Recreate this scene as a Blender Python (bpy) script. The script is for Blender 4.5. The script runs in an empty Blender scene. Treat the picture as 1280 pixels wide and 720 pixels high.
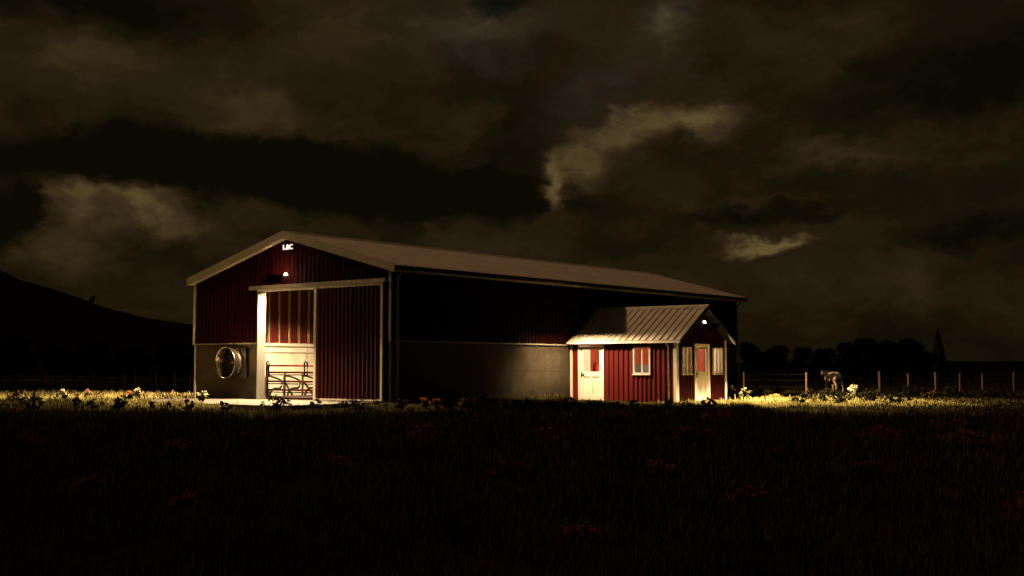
import bpy, bmesh, math, random
import numpy as np
from mathutils import Vector, Matrix
R = math.radians
rnd = random.Random(7)
rng = np.random.default_rng(11)
SC = bpy.context.scene
COL = SC.collection

# ------------------------------------------------------------------ frame of the place
EYE = 1.35
F = 1500.0 / 1280.0 * 36.0
PX, PY = -4.53, 45.0                      # near corner of the barn on the ground
XA = Vector((0.783, -0.622, 0)).normalized()
YA = Vector((0.622, 0.783, 0)).normalized()
ROT = math.atan2(XA.y, XA.x)
def W(x, y, z=0.0):
    return Vector((PX, PY, 0)) + XA * x + YA * y + Vector((0, 0, z))
def Linv(wx, wy):
    d = Vector((wx - PX, wy - PY, 0))
    return d.dot(XA), d.dot(YA)
def sstep(a, b, t):
    t = np.clip((t - a) / (b - a), 0, 1)
    return t * t * (3 - 2 * t)
def gz(x, y):
    """height of the land at a world point (arrays welcome)"""
    x = np.asarray(x, dtype=float); y = np.asarray(y, dtype=float)
    lx = (x - PX) * XA.x + (y - PY) * XA.y
    ly = (x - PX) * YA.x + (y - PY) * YA.y
    z = -0.19 * sstep(0.0, 3.0, lx) * sstep(1.0, 8.0, ly)
    far = sstep(60, 76, y)
    z = z * (1 - far) - 0.27 * far
    z = z - 0.16 * sstep(16, 34, y) * (1 - sstep(41, 45, y))
    z = z - 2.2 * sstep(100, 260, y)
    n = 0.025 * np.sin(x * 0.41 + 1.3) * np.sin(y * 0.37) + 0.015 * np.sin(x * 1.1 + y * 0.7)
    build = sstep(1.5, 4.0, np.maximum(np.maximum(-12 - lx, lx - 6), np.maximum(-6.5 - ly, ly - 28)))
    return z + n * build
def Z(x, y): return float(gz(x, y))
def at(px, d, z=None):
    x = (px - 640) / 1500.0 * d
    return Vector((x, d, Z(x, d) if z is None else z))

# ------------------------------------------------------------------ materials
def newmat(name):
    m = bpy.data.materials.new(name); m.use_nodes = True
    nt = m.node_tree; b = nt.nodes['Principled BSDF']
    return m, nt, b
def mat(name, col, rough=0.7, metal=0.0, var=0.25, scale=3.0, bump=0.0, bscale=40.0, spec=0.3, streak=False, col2=None):
    m, nt, b = newmat(name)
    N, L = nt.nodes.new, nt.links.new
    tc = N('ShaderNodeTexCoord')
    mp = N('ShaderNodeMapping'); L(tc.outputs['Object'], mp.inputs[0])
    if streak: mp.inputs['Scale'].default_value = (1, 1, 0.12)
    no = N('ShaderNodeTexNoise'); no.inputs['Scale'].default_value = scale; no.inputs['Detail'].default_value = 6; no.inputs['Roughness'].default_value = 0.65
    L(mp.outputs[0], no.inputs['Vector'])
    cr = N('ShaderNodeValToRGB'); c = cr.color_ramp
    c.elements[0].position = 0.3; c.elements[1].position = 0.72
    lo = tuple(v * (1 - var) for v in col) if col2 is None else col2
    c.elements[0].color = (*lo, 1); c.elements[1].color = (*[min(1, v * (1 + var * 0.6)) for v in col], 1)
    L(no.outputs['Fac'], cr.inputs[0]); L(cr.outputs[0], b.inputs['Base Color'])
    b.inputs['Roughness'].default_value = rough; b.inputs['Metallic'].default_value = metal
    b.inputs['Specular IOR Level'].default_value = spec
    if bump:
        n2 = N('ShaderNodeTexNoise'); n2.inputs['Scale'].default_value = bscale; n2.inputs['Detail'].default_value = 4
        L(tc.outputs['Object'], n2.inputs['Vector'])
        bp = N('ShaderNodeBump'); bp.inputs['Strength'].default_value = bump; bp.inputs['Distance'].default_value = 0.02
        L(n2.outputs['Fac'], bp.inputs['Height']); L(bp.outputs[0], b.inputs['Normal'])
    return m
def emit(name, col, s):
    m, nt, b = newmat(name)
    b.inputs['Base Color'].default_value = (0.8, 0.8, 0.8, 1)
    b.inputs['Emission Color'].default_value = (*col, 1); b.inputs['Emission Strength'].default_value = s
    return m
def glassmat():
    m, nt, b = newmat('window glass'); N, L = nt.nodes.new, nt.links.new
    nt.nodes.remove(b); out = nt.nodes['Material Output']
    t = N('ShaderNodeBsdfTransparent'); t.inputs[0].default_value = (0.86, 0.88, 0.86, 1)
    g = N('ShaderNodeBsdfGlossy'); g.inputs['Roughness'].default_value = 0.04
    lw = N('ShaderNodeLayerWeight'); lw.inputs[0].default_value = 0.5
    f = N('ShaderNodeMath'); f.operation = 'POWER'; L(lw.outputs['Facing'], f.inputs[0]); f.inputs[1].default_value = 4.0
    f2 = N('ShaderNodeMath'); f2.operation = 'MULTIPLY_ADD'; L(f.outputs[0], f2.inputs[0]); f2.inputs[1].default_value = 0.5; f2.inputs[2].default_value = 0.025
    mx = N('ShaderNodeMixShader'); L(f2.outputs[0], mx.inputs[0]); L(t.outputs[0], mx.inputs[1]); L(g.outputs[0], mx.inputs[2]); L(mx.outputs[0], out.inputs[0])
    return m
M = {}
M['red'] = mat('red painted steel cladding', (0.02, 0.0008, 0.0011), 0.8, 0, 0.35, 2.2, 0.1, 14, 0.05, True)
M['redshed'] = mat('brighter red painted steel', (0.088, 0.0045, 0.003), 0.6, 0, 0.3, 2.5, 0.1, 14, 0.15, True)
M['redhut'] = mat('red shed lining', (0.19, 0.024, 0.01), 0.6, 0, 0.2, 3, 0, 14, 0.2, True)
M['red_shaded'] = mat('shaded red sheet', (0.009, 0.0005, 0.0006), 0.7, 0, 0.3, 2.5, 0.1, 14, 0.04, True)  # barn red darkened, the side wall's shade put into its colour
M['reddoor'] = mat('red door sheet', (0.04, 0.0018, 0.0024), 0.6, 0, 0.3, 2.5, 0.1, 14, 0.15, True)
M['redin'] = mat('red inner lining', (0.1, 0.008, 0.004), 0.75, 0, 0.2, 3, 0, 14, 0.3, True)
M['concrete'] = mat('cast concrete', (0.068, 0.054, 0.033), 0.9, 0, 0.4, 1.3, 0.35, 25, 0.15)
M['concrete_in'] = mat('pale inner concrete', (0.55, 0.5, 0.38), 0.9, 0, 0.3, 1.6, 0.3, 25, 0.15)
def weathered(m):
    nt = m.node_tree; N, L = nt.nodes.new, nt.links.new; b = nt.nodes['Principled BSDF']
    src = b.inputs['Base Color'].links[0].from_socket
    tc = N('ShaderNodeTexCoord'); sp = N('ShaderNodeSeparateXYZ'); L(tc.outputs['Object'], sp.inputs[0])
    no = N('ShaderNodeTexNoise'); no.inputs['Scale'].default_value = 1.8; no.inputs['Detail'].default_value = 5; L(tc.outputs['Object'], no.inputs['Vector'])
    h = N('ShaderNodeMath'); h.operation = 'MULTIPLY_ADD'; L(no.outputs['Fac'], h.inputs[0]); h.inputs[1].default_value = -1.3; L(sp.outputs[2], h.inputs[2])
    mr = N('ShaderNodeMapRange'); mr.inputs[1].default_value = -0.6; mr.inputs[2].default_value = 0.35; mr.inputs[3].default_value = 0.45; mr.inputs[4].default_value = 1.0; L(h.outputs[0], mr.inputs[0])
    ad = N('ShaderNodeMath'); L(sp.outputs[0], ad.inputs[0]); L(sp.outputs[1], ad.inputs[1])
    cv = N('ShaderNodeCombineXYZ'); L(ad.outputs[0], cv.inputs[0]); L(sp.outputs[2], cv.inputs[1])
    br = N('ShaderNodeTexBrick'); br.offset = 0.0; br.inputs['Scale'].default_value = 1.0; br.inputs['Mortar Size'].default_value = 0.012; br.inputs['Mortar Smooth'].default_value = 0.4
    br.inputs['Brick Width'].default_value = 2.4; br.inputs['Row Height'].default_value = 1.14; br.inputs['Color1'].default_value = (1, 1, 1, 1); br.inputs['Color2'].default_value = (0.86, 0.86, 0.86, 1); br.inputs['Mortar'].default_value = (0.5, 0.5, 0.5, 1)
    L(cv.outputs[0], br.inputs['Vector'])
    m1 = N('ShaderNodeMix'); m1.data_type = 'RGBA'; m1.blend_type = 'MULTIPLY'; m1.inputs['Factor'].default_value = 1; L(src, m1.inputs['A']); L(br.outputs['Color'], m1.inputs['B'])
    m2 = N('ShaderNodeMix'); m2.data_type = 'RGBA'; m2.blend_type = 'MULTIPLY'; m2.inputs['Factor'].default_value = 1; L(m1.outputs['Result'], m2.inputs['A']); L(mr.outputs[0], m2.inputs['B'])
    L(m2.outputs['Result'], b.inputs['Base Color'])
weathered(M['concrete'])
M['path'] = mat('pale path slab', (0.13, 0.12, 0.1), 0.9, 0, 0.35, 1.4, 0.3, 30, 0.1)
M['pad'] = mat('concrete slab', (0.055, 0.05, 0.04), 0.9, 0, 0.35, 1.4, 0.3, 30, 0.15)
M['white'] = mat('off-white painted trim', (0.56, 0.52, 0.44), 0.5, 0, 0.14, 5, 0, 20, 0.3)
M['dim'] = mat('weathered grey trim', (0.28, 0.26, 0.21), 0.6, 0, 0.25, 5)
M['roof'] = mat('matt roof sheet', (0.37, 0.33, 0.27), 0.62, 0.0, 0.22, 1.2, 0.1, 10, 0.3)
M['fascia'] = mat('fascia board', (0.3, 0.27, 0.2), 0.65, 0, 0.12, 2)
M['roofshed'] = mat('galvanised roof sheet', (0.72, 0.66, 0.56), 0.55, 0.05, 0.25, 2.2, 0.1, 10, 0.4)
M['dark'] = mat('dark metal', (0.025, 0.023, 0.02), 0.45, 0.3, 0.3, 6)
M['darkgreen'] = mat('dark corner cladding', (0.05, 0.05, 0.03), 0.7, 0, 0.3, 4)
M['soffitdark'] = mat('darkened shed soffit', (0.012, 0.011, 0.008), 0.8, 0, 0.2, 4, spec=0.05)  # colour darkened so bounced lamplight leaves the soffit black
M['galv'] = mat('bright galvanised steel', (0.6, 0.55, 0.46), 0.23, 1.0, 0.25, 9, 0.15, 18, 0.5)
M['stud'] = mat('cream steel purlin', (0.36, 0.27, 0.14), 0.55, 0, 0.25, 5)
M['tube'] = mat('grey tube steel', (0.03, 0.025, 0.018), 0.5, 0.3, 0.4, 9)
M['redtube'] = mat('dark red tube', (0.12, 0.006, 0.006), 0.5, 0, 0.25, 8)
M['glass'] = glassmat()
M['lens'] = emit('lit lamp lens', (1.0, 0.93, 0.8), 12.0)
M['letters'] = emit('white sign letters', (1.0, 0.93, 0.82), 0.9)  # slight emission put in to make the letters bright

M['locker'] = mat('grey locker steel', (0.06, 0.065, 0.07), 0.5, 0.2, 0.2, 5)
M['extred'] = mat('glossy red enamel', (0.65, 0.03, 0.015), 0.25, 0, 0.1, 5, 0, 20, 0.5)
M['jamb'] = mat('yellowed jamb board', (0.13, 0.12, 0.095), 0.7, 0, 0.1)
M['barnfloor'] = mat('dirty trodden floor', (0.06, 0.05, 0.035), 0.9, 0, 0.4, 3, 0.3)
M['flap_black'] = mat('black lamp inside', (0.0, 0.0, 0.0), 1.0, 0, 0.0, spec=0.0)  # pure black so the added lamp flaps show no light
M['floorin'] = mat('board floor', (0.2, 0.15, 0.1), 0.7, 0, 0.3, 5)
M['post'] = mat('split timber post', (0.34, 0.19, 0.1), 0.85, 0, 0.45, 9, 0.4, 30, 0.2, True)
M['wire'] = mat('rusty fence wire', (0.05, 0.035, 0.02), 0.6, 0.4, 0.3, 9)
M['bark'] = mat('dark bark', (0.02, 0.015, 0.01), 0.9, 0, 0.4, 4)
def leafmat(name, col, var=0.45, scale=2.0, trans=0.25):
    m, nt, b = newmat(name); N, L = nt.nodes.new, nt.links.new
    ge = N('ShaderNodeNewGeometry'); no = N('ShaderNodeTexNoise'); no.inputs['Scale'].default_value = scale; no.inputs['Detail'].default_value = 3
    L(ge.outputs['Position'], no.inputs['Vector'])
    ad = N('ShaderNodeMath'); ad.operation = 'ADD'; L(no.outputs['Fac'], ad.inputs[0])
    ml = N('ShaderNodeMath'); ml.operation = 'MULTIPLY_ADD'; ml.inputs[1].default_value = 0.5; ml.inputs[2].default_value = -0.25
    L(ge.outputs['Random Per Island'], ml.inputs[0]); L(ml.outputs[0], ad.inputs[1])
    cr = N('ShaderNodeValToRGB'); c = cr.color_ramp; c.elements[0].position = 0.25; c.elements[1].position = 0.8
    c.elements[0].color = (*[v * (1 - var) for v in col], 1); c.elements[1].color = (*[v * (1 + var) for v in col], 1)
    L(ad.outputs[0], cr.inputs[0]); L(cr.outputs[0], b.inputs['Base Color'])
    b.inputs['Roughness'].default_value = 0.75; b.inputs['Specular IOR Level'].default_value = 0.02
    t = N('ShaderNodeBsdfTranslucent'); L(cr.outputs[0], t.inputs[0])
    mx = N('ShaderNodeMixShader'); mx.inputs[0].default_value = trans
    L(b.outputs[0], mx.inputs[1]); L(t.outputs[0], mx.inputs[2]); L(mx.outputs[0], nt.nodes['Material Output'].inputs[0])
    return m
M['tall'] = leafmat('long dark grass', (0.034, 0.028, 0.011), 0.65, 0.9, 0.2)  # dark of the unlit ground put into the grass colour
M['short'] = leafmat('short yellow-green grass', (0.155, 0.136, 0.044), 0.4, 0.8, 0.25)  # paler grass copy, lamplight put into its colour
M['curtain'] = leafmat('white curtain cloth', (0.85, 0.78, 0.64), 0.08, 3, 0.75)
M['greycurtain'] = leafmat('grey curtain cloth', (0.3, 0.26, 0.18), 0.2, 3, 0.3)
M['treeleaf'] = leafmat('dark tree leaves', (0.006, 0.006, 0.003), 0.5, 0.3)
M['conleaf'] = leafmat('conifer needles', (0.045, 0.045, 0.022), 0.4, 0.3)
M['plantdark'] = leafmat('dark plant leaves', (0.012, 0.012, 0.006), 0.5, 3)  # silhouette dark put into the leaf colour
M['plantpale'] = leafmat('pale plant leaves', (0.055, 0.055, 0.03), 0.5, 3)
M['plantlit'] = leafmat('green plant leaves', (0.07, 0.07, 0.03), 0.5, 3)
M['plantred'] = leafmat('russet plant leaves', (0.2, 0.05, 0.02), 0.5, 3)
M['fl_white'] = leafmat('cream petals', (0.7, 0.6, 0.36), 0.2, 5)
M['fl_orange'] = leafmat('orange petals', (0.42, 0.15, 0.03), 0.3, 5)
M['fl_red'] = leafmat('dull red petals', (0.18, 0.026, 0.014), 0.35, 5)
M['fl_pink'] = leafmat('dusky pink petals', (0.22, 0.1, 0.06), 0.3, 5)

# ------------------------------------------------------------------ mesh helpers
class MB:
    def __init__(s): s.v = []; s.f = []
    def add(s, vs, fs):
        o = len(s.v); s.v += [Vector(v) for v in vs]; s.f += [tuple(i + o for i in f) for f in fs]; return s
    def box(s, x0, x1, y0, y1, z0, z1):
        vs = [(x, y, z) for z in (z0, z1) for y in (y0, y1) for x in (x0, x1)]
        return s.add(vs, [(0, 2, 3, 1), (4, 5, 7, 6), (0, 1, 5, 4), (2, 6, 7, 3), (0, 4, 6, 2), (1, 3, 7, 5)])
    def prism(s, prof, axis, a, b):
        """polygon prof [(p,z)] extruded along 'x' or 'y' from a to b"""
        n = len(prof)
        P = (lambda p, z, t: (p, t, z)) if axis == 'y' else (lambda p, z, t: (t, p, z))
        vs = [P(p, z, a) for p, z in prof] + [P(p, z, b) for p, z in prof]
        fs = [tuple(range(n)), tuple(range(2 * n - 1, n - 1, -1))] + [(i, (i + 1) % n, n + (i + 1) % n, n + i) for i in range(n)]
        return s.add(vs, fs)
    def tube(s, pts, r, seg=8, r1=None, caps=True):
        pts = [Vector(p) for p in pts]; n = len(pts); rings = []
        for i, p in enumerate(pts):
            d = (pts[min(i + 1, n - 1)] - pts[max(i - 1, 0)]).normalized()
            a = d.cross(Vector((0, 0, 1)))
            if a.length < 0.05: a = d.cross(Vector((0, 1, 0)))
            a.normalize(); b = d.cross(a).normalized()
            rr = r if r1 is None else r + (r1 - r) * i / max(1, n - 1)
            rings.append([p + (a * math.cos(t) + b * math.sin(t)) * rr for t in [2 * math.pi * k / seg for k in range(seg)]])
        vs = [v for q in rings for v in q]; fs = []
        for i in range(n - 1):
            for k in range(seg):
                k2 = (k + 1) % seg; fs.append((i * seg + k, i * seg + k2, (i + 1) * seg + k2, (i + 1) * seg + k))
        if caps: fs += [tuple(range(seg - 1, -1, -1)), tuple((n - 1) * seg + k for k in range(seg))]
        return s.add(vs, fs)
    def ribs(s, axis, a, b, off, sign, z0, top, pitch=0.25, depth=0.03, top_ok=None):
        """corrugated sheet standing on z0, with its upper edge top(s)"""
        xs = []; k = 0; p = a
        kk = max(1, round((b - a) / pitch)); pt = (b - a) / kk
        for i in range(kk):
            q = a + i * pt
            xs += [(q, 0), (q + pt * 0.5, 0), (q + pt * 0.62, 1), (q + pt * 0.88, 1)]
        xs.append((b, 0))
        vs = []
        for q, d in xs:
            o = off + sign * depth * d
            t = top(q) if callable(top) else top
            for z in (z0, t):
                vs.append((q, o, z) if axis == 'x' else (o, q, z))
        fs = [(2 * i, 2 * i + 2, 2 * i + 3, 2 * i + 1) for i in range(len(xs) - 1)]
        return s.add(vs, fs)
    def build(s, name, m, parent=None, origin=(0, 0, 0), smooth=False, bevel=0.0):
        o = Vector(origin); me = bpy.data.meshes.new(name)
        me.from_pydata([tuple(v - o) for v in s.v], [], s.f); me.update()
        if m is not None: me.materials.append(m)
        if smooth: me.polygons.foreach_set('use_smooth', [True] * len(me.polygons))
        ob = bpy.data.objects.new(name, me); COL.objects.link(ob)
        if parent is not None: ob.parent = parent
        if bevel:
            bv = ob.modifiers.new('b', 'BEVEL'); bv.width = bevel; bv.segments = 2; bv.limit_method = 'ANGLE'
        return ob
def tag(o, label=None, cat=None, group=None, kind=None):
    if label: o['label'] = label
    if cat: o['category'] = cat
    if group: o['group'] = group
    if kind: o['kind'] = kind
    return o
def empty(name, loc, rz, label, cat, group=None):
    o = bpy.data.objects.new(name, None); COL.objects.link(o); o.location = loc; o.rotation_euler = (0, 0, rz)
    o.empty_display_size = 0.3
    return tag(o, label, cat, group)
class Thing:
    """a thing laid out in barn coordinates about a base point"""
    def __init__(s, name, o, label, cat, group=None):
        s.o = Vector(o); s.e = empty(name, W(*o), ROT, label, cat, group)
    def part(s, mb, name, m, parent=None, **k):
        return mb.build(name, m, parent or s.e, s.o, **k)
def meshobj(name, V, Fq, m, parent=None, n=4):
    me = bpy.data.meshes.new(name); V = np.asarray(V, dtype=np.float32); Fq = np.asarray(Fq, dtype=np.int32)
    me.vertices.add(len(V)); me.vertices.foreach_set('co', V.ravel())
    me.loops.add(Fq.size); me.loops.foreach_set('vertex_index', Fq.ravel())
    me.polygons.add(len(Fq)); me.polygons.foreach_set('loop_start', np.arange(0, Fq.size, n, dtype=np.int32))
    me.polygons.foreach_set('loop_total', np.full(len(Fq), n, dtype=np.int32))
    me.update(calc_edges=True); me.validate()
    if m is not None: me.materials.append(m)
    ob = bpy.data.objects.new(name, me); COL.objects.link(ob)
    if parent is not None: ob.parent = parent
    return ob

# ------------------------------------------------------------------ the barn
BW, BL = 11.8, 27.2                        # width (x from -BW to 0) and length (y from 0 to BL)
RX, RZ, EZ = -5.8, 6.79, 5.13              # ridge and roof edge
def roofz(x): return RZ - abs(x - RX) * (RZ - EZ) / 6.25
def wallz(x): return roofz(x) - 0.16
B = Thing('barn', (0, 0, 0), 'long red steel barn on a concrete base, its big front sliding door half open', 'barn')
OL, OR, OH = -7.62, -3.2, 4.45             # door opening
CH = 2.28
# concrete base
c = MB()
c.box(-BW, OL - 0.002, 0, 0.3, -0.6, CH); c.box(OR, 0, 0, 0.3, -0.6, CH)
c.box(-0.3, 0, 0.3, BL - 0.3, -0.9, CH); c.box(-BW, 0, BL - 0.3, BL, -0.9, CH)
B.part(c, 'concrete_wall', M['concrete'])
c = MB(); c.box(-BW, -BW + 0.3, 0.3, BL - 0.3, -0.9, CH)
B.part(c, 'concrete_wall', M['concrete_in'])
c = MB(); c.box(-BW + 0.3, -0.3, 0.3, BL - 0.3, -0.3, 0.0); c.box(OL, OR, -0.02, 0.3, -0.3, -0.003)
B.part(c, 'floor', M['barnfloor'])
# cladding
c = MB()
c.ribs('x', -BW, OL - 0.02, -0.03, -1, CH + 0.05, wallz, 0.25, 0.03)
c.ribs('x', OL - 0.02, 0, -0.03, -1, OH + 0.03, wallz, 0.25, 0.03)
c.ribs('x', OR, 0, -0.03, -1, 0.0, OH + 0.03, 0.25, 0.03)
c.v, c.f = c.v, c.f
B.part(c, 'wall_cladding', M['red'])
c = MB(); c.ribs('y', 0, BL, 0.03, 1, CH + 0.05, wallz(0), 0.25, 0.03); B.part(c, 'wall_cladding', M['red_shaded'])
c = MB(); c.ribs('y', 0, BL, -BW - 0.03, -1, CH + 0.05, wallz(-BW), 0.25, 0.03); B.part(c, 'wall_cladding', M['red'])
c = MB(); c.ribs('x', -BW, 0, BL + 0.03, 1, CH + 0.05, wallz, 0.25, 0.03); B.part(c, 'wall_cladding', M['red'])
c = MB()
c.ribs('y', 0.3, BL - 0.3, -BW + 0.16, 1, CH, wallz(-BW), 0.3, 0.02)
B.part(c, 'inner_lining', M['redin'])
# studs up the inner wall and the sill beams under them
for k in range(43):
    c = MB(); y = 0.8 + k * 0.605
    c.box(-BW + 0.19, -BW + 0.27, y, y + 0.07, CH + 0.14, wallz(-BW) - 0.03)
    B.part(c, 'wall_stud', M['stud'])
c = MB(); c.box(-BW + 0.19, -BW + 0.42, 0.3, BL - 0.3, CH + 0.003, CH + 0.14); c.box(-BW + 0.3, -BW + 0.38, 0.3, BL - 0.3, CH - 0.28, CH - 0.12)
B.part(c, 'sill_beam', M['white'])
# portal frames
for k in range(5):
    c = MB(); y = 3.2 + k * 5.2
    for xa, xb in ((-BW + 0.45, RX), (-0.45, RX)):
        za, zb = roofz(xa) - 0.42, roofz(xb) - 0.42
        vs = [(xa, y, za - 0.2), (xb, y, zb - 0.2), (xb, y, zb + 0.1), (xa, y, za + 0.1), (xa, y + 0.16, za - 0.2), (xb, y + 0.16, zb - 0.2), (xb, y + 0.16, zb + 0.1), (xa, y + 0.16, za + 0.1)]
        c.add(vs, [(0, 1, 2, 3), (7, 6, 5, 4), (0, 4, 5, 1), (3, 2, 6, 7), (0, 3, 7, 4), (1, 5, 6, 2)])
    c.box(-0.6, -0.35, y, y + 0.16, 0, roofz(-0.5) - 0.5)
    B.part(c, 'roof_truss', M['dim'])
# roof
c = MB(); T = 0.255; Y0, Y1 = -0.32, 27.45
nr = 90
for sgn in (-1, 1):
    xa, xb = RX + sgn * 0.02, RX + sgn * 6.25
    xs = []
    n = int((Y1 - Y0) / 0.33)
    pt = (Y1 - Y0) / n
    for i in range(n):
        q = Y0 + i * pt; xs += [(q, 0), (q + pt * .75, 0), (q + pt * .82, 1), (q + pt * .93, 1)]
    xs.append((Y1, 0))
    vs = []
    for q, d in xs:
        vs += [(xa, q, roofz(xa) + 0.03 * d), (xb, q, roofz(xb) + 0.03 * d)]
    c.add(vs, [(2 * i, 2 * i + 1, 2 * i + 3, 2 * i + 2) for i in range(len(xs) - 1)])
rf = B.part(c, 'roof', M['roof'])
c = MB()
c.prism([(RX - 6.24, roofz(RX - 6.24) - 0.005), (RX, RZ - 0.005), (RX + 6.24, roofz(RX + 6.24) - 0.005), (RX + 6.24, roofz(RX + 6.24) - T), (RX, RZ - T), (RX - 6.24, roofz(RX - 6.24) - T)], 'y', Y0 + 0.01, Y1 - 0.01)
B.part(c, 'soffit', M['white'], rf)
for xa in (RX - 6.27, RX + 6.27):
    for ya, yb in ((Y0 - 0.035, Y0 + 0.008), (Y1 - 0.008, Y1 + 0.035)):
        c = MB()
        za, zb = roofz(xa), RZ
        H0 = 0.27
        vs = [(xa, ya, za - H0 + 0.0), (RX, ya, zb - H0), (RX, ya, zb + 0.045), (xa, ya, za + 0.045), (xa, yb, za - H0 + 0.0), (RX, yb, zb - H0), (RX, yb, zb + 0.045), (xa, yb, za + 0.045)]
        c.add(vs, [(0, 1, 2, 3), (7, 6, 5, 4), (0, 4, 5, 1), (3, 2, 6, 7), (0, 3, 7, 4), (1, 5, 6, 2)])
        B.part(c, 'rake_board', M['fascia'], rf)
c = MB(); c.prism([(RX - 0.25, RZ - 0.035), (RX, RZ + 0.06), (RX + 0.25, RZ - 0.035), (RX, RZ + 0.035)], 'y', Y0 - 0.03, Y1 + 0.03)
B.part(c, 'ridge_cap', M['roof'], rf)
for sx in (-1, 1):
    c = MB(); xg = RX + sx * 6.32; zg = roofz(RX + 6.25) - 0.02
    c.tube([(xg, Y0 - 0.02, zg - 0.07), (xg, Y1 + 0.02, zg - 0.07)], 0.075, 8)
    B.part(c, 'gutter', M['dark'], rf, smooth=True)
# trims
c = MB()
c.box(-BW - 0.09, -BW + 0.02, -0.105, 0.06, CH, wallz(-BW) - 0.05); c.box(-BW - 0.035, -BW + 0.05, -0.05, 0.0, -0.3, CH)
B.part(c, 'corner_trim', M['white'])
c = MB(); c.box(-0.06, 0.08, -0.105, -0.06, CH - 0.02, wallz(0) + 0.02)
B.part(c, 'corner_trim', M['dim'])
c = MB(); c.box(-0.1, 0.095, -0.09, 0.0, -0.2, CH - 0.03); c.box(0.0, 0.09, 0.0, 0.12, -0.2, CH - 0.03)
B.part(c, 'corner_post', M['darkgreen'])
c = MB(); c.box(-BW, OL - 0.02, -0.08, 0.0, CH, CH + 0.05)
B.part(c, 'base_flashing', M['dim'])
c = MB(); c.box(0.0, 0.07, 0.12, BL, CH, CH + 0.05)
B.part(c, 'base_flashing', M['dim'])
c = MB(); c.box(OL, OR, 0.0, 0.3, OH, OH + 0.1); c.box(OL - 0.05, OR, -0.075, -0.003, OH, OH + 0.07)
B.part(c, 'door_lintel', M['white'])
c = MB(); c.box(OL - 0.06, OL, -0.06, 0.36, -0.02, OH)
B.part(c, 'door_jamb', M['jamb'])
# down pipes
for (x, y, m_) in ((0.22, 0.12, 'dim'), (0.16, BL - 0.1, 'white')):
    c = MB(); zt = roofz(RX + 6.25) - 0.1
    c.tube([(0.5, y, zt), (0.42, y, zt - 0.16), (x, y, zt - 0.36), (x, y, zt - 0.5), (x, y, -0.25)], 0.04, 8)
    B.part(c, 'downpipe', M[m_], smooth=True)
# sliding door, pushed to the right
D0, D1, DH = -4.02, -0.24, 4.5
c = MB(); c.ribs('x', D0 + 0.1, D1 - 0.08, -0.17, -1, 0.06, DH - 0.08, 0.225, 0.05)
sd = B.part(c, 'sliding_door', M['reddoor'])
c = MB(); c.box(D0, D0 + 0.13, -0.235, -0.14, 0.04, DH); c.box(D1 - 0.09, D1, -0.235, -0.14, 0.04, DH); c.box(D0 + 0.13, D1 - 0.09, -0.23, -0.145, DH - 0.09, DH); c.box(D0 + 0.13, D1 - 0.09, -0.23, -0.145, 0.04, 0.1)
B.part(c, 'door_frame', M['white'], sd)
c = MB(); c.box(-7.95, -0.08, -0.26, -0.09, DH + 0.03, DH + 0.14); c.box(-7.95, -0.08, -0.275, -0.262, DH + 0.0, DH + 0.16)
B.part(c, 'door_rail', M['dim'])

# ------------------------------------------------------------------ aprons
s = MB(); s.box(-11.3, -0.6, -5.0, -0.06, -0.2, 0.0)
o = s.build('apron', M['pad']); o.location = W(0, 0); o.rotation_euler.z = ROT; tag(o, kind='structure')
s = MB(); s.box(0.06, 6.2, 10.3, 11.42, -0.4, -0.17); s.box(5.53, 6.2, 11.42, 15.9, -0.4, -0.174)
o = s.build('path', M['path']); o.location = W(0, 0); o.rotation_euler.z = ROT; tag(o, kind='structure')

# ------------------------------------------------------------------ the shed
SX, S0, S1 = 5.5, 11.45, 15.65
SG = -0.17
SRY, SRZ, SEZ = 13.55, 3.97, 2.46
SE0, SE1 = 11.2, 15.9
def sroof(y): return SRZ - abs(y - SRY) * (SRZ - SEZ) / (SRY - SE0)
S = Thing('shed', (0, S0, SG), 'small red ribbed shed with white doors and a steep pale roof beside the barn', 'shed')
d1 = (0.5, 1.88, 2.33); w1 = (3.4, 4.26, 1.02, 2.2)
c = MB(); zt = sroof(S0) - 0.1
for a, b, za, zb in ((0.16, d1[0], SG, zt), (d1[0], d1[1], d1[2], zt), (d1[1], w1[0], SG, zt), (w1[0], w1[1], SG, w1[2]), (w1[0], w1[1], w1[3], zt), (w1[1], SX - 0.04, SG, zt)):
    c.ribs('x', a, b, S0, -1, za, zb, 0.235, 0.045)
S.part(c, 'wall_cladding', M['redshed'])
wa = (11.86, 12.66, 1.02, 2.18); db = (12.93, 14.22, 2.33); wb = (14.52, 15.38, 1.02, 2.18)
c = MB(); tp = lambda y: sroof(y) - 0.1
for a, b, za, zb in ((S0 + 0.04, wa[0], SG, tp), (wa[0], wa[1], SG, wa[2]), (wa[0], wa[1], wa[3], tp), (wa[1], db[0], SG, tp), (db[0], db[1], db[2], tp), (db[1], wb[0], SG, tp), (wb[0], wb[1], SG, wb[2]), (wb[0], wb[1], wb[3], tp), (wb[1], S1 - 0.02, SG, tp)):
    if a < SRY < b and callable(zb):
        c.ribs('y', a, SRY, SX, 1, za, zb, 0.22, 0.035); c.ribs('y', SRY, b, SX, 1, za, zb, 0.22, 0.035)
    else: c.ribs('y', a, b, SX, 1, za, zb, 0.22, 0.035)
S.part(c, 'gable_cladding', M['red'])  # gable takes the darker red, its shade put into the colour
c = MB(); c.ribs('x', 0.06, SX, S1, 1, SG, zt, 0.235, 0.045)
S.part(c, 'wall_cladding', M['redshed'])
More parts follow.
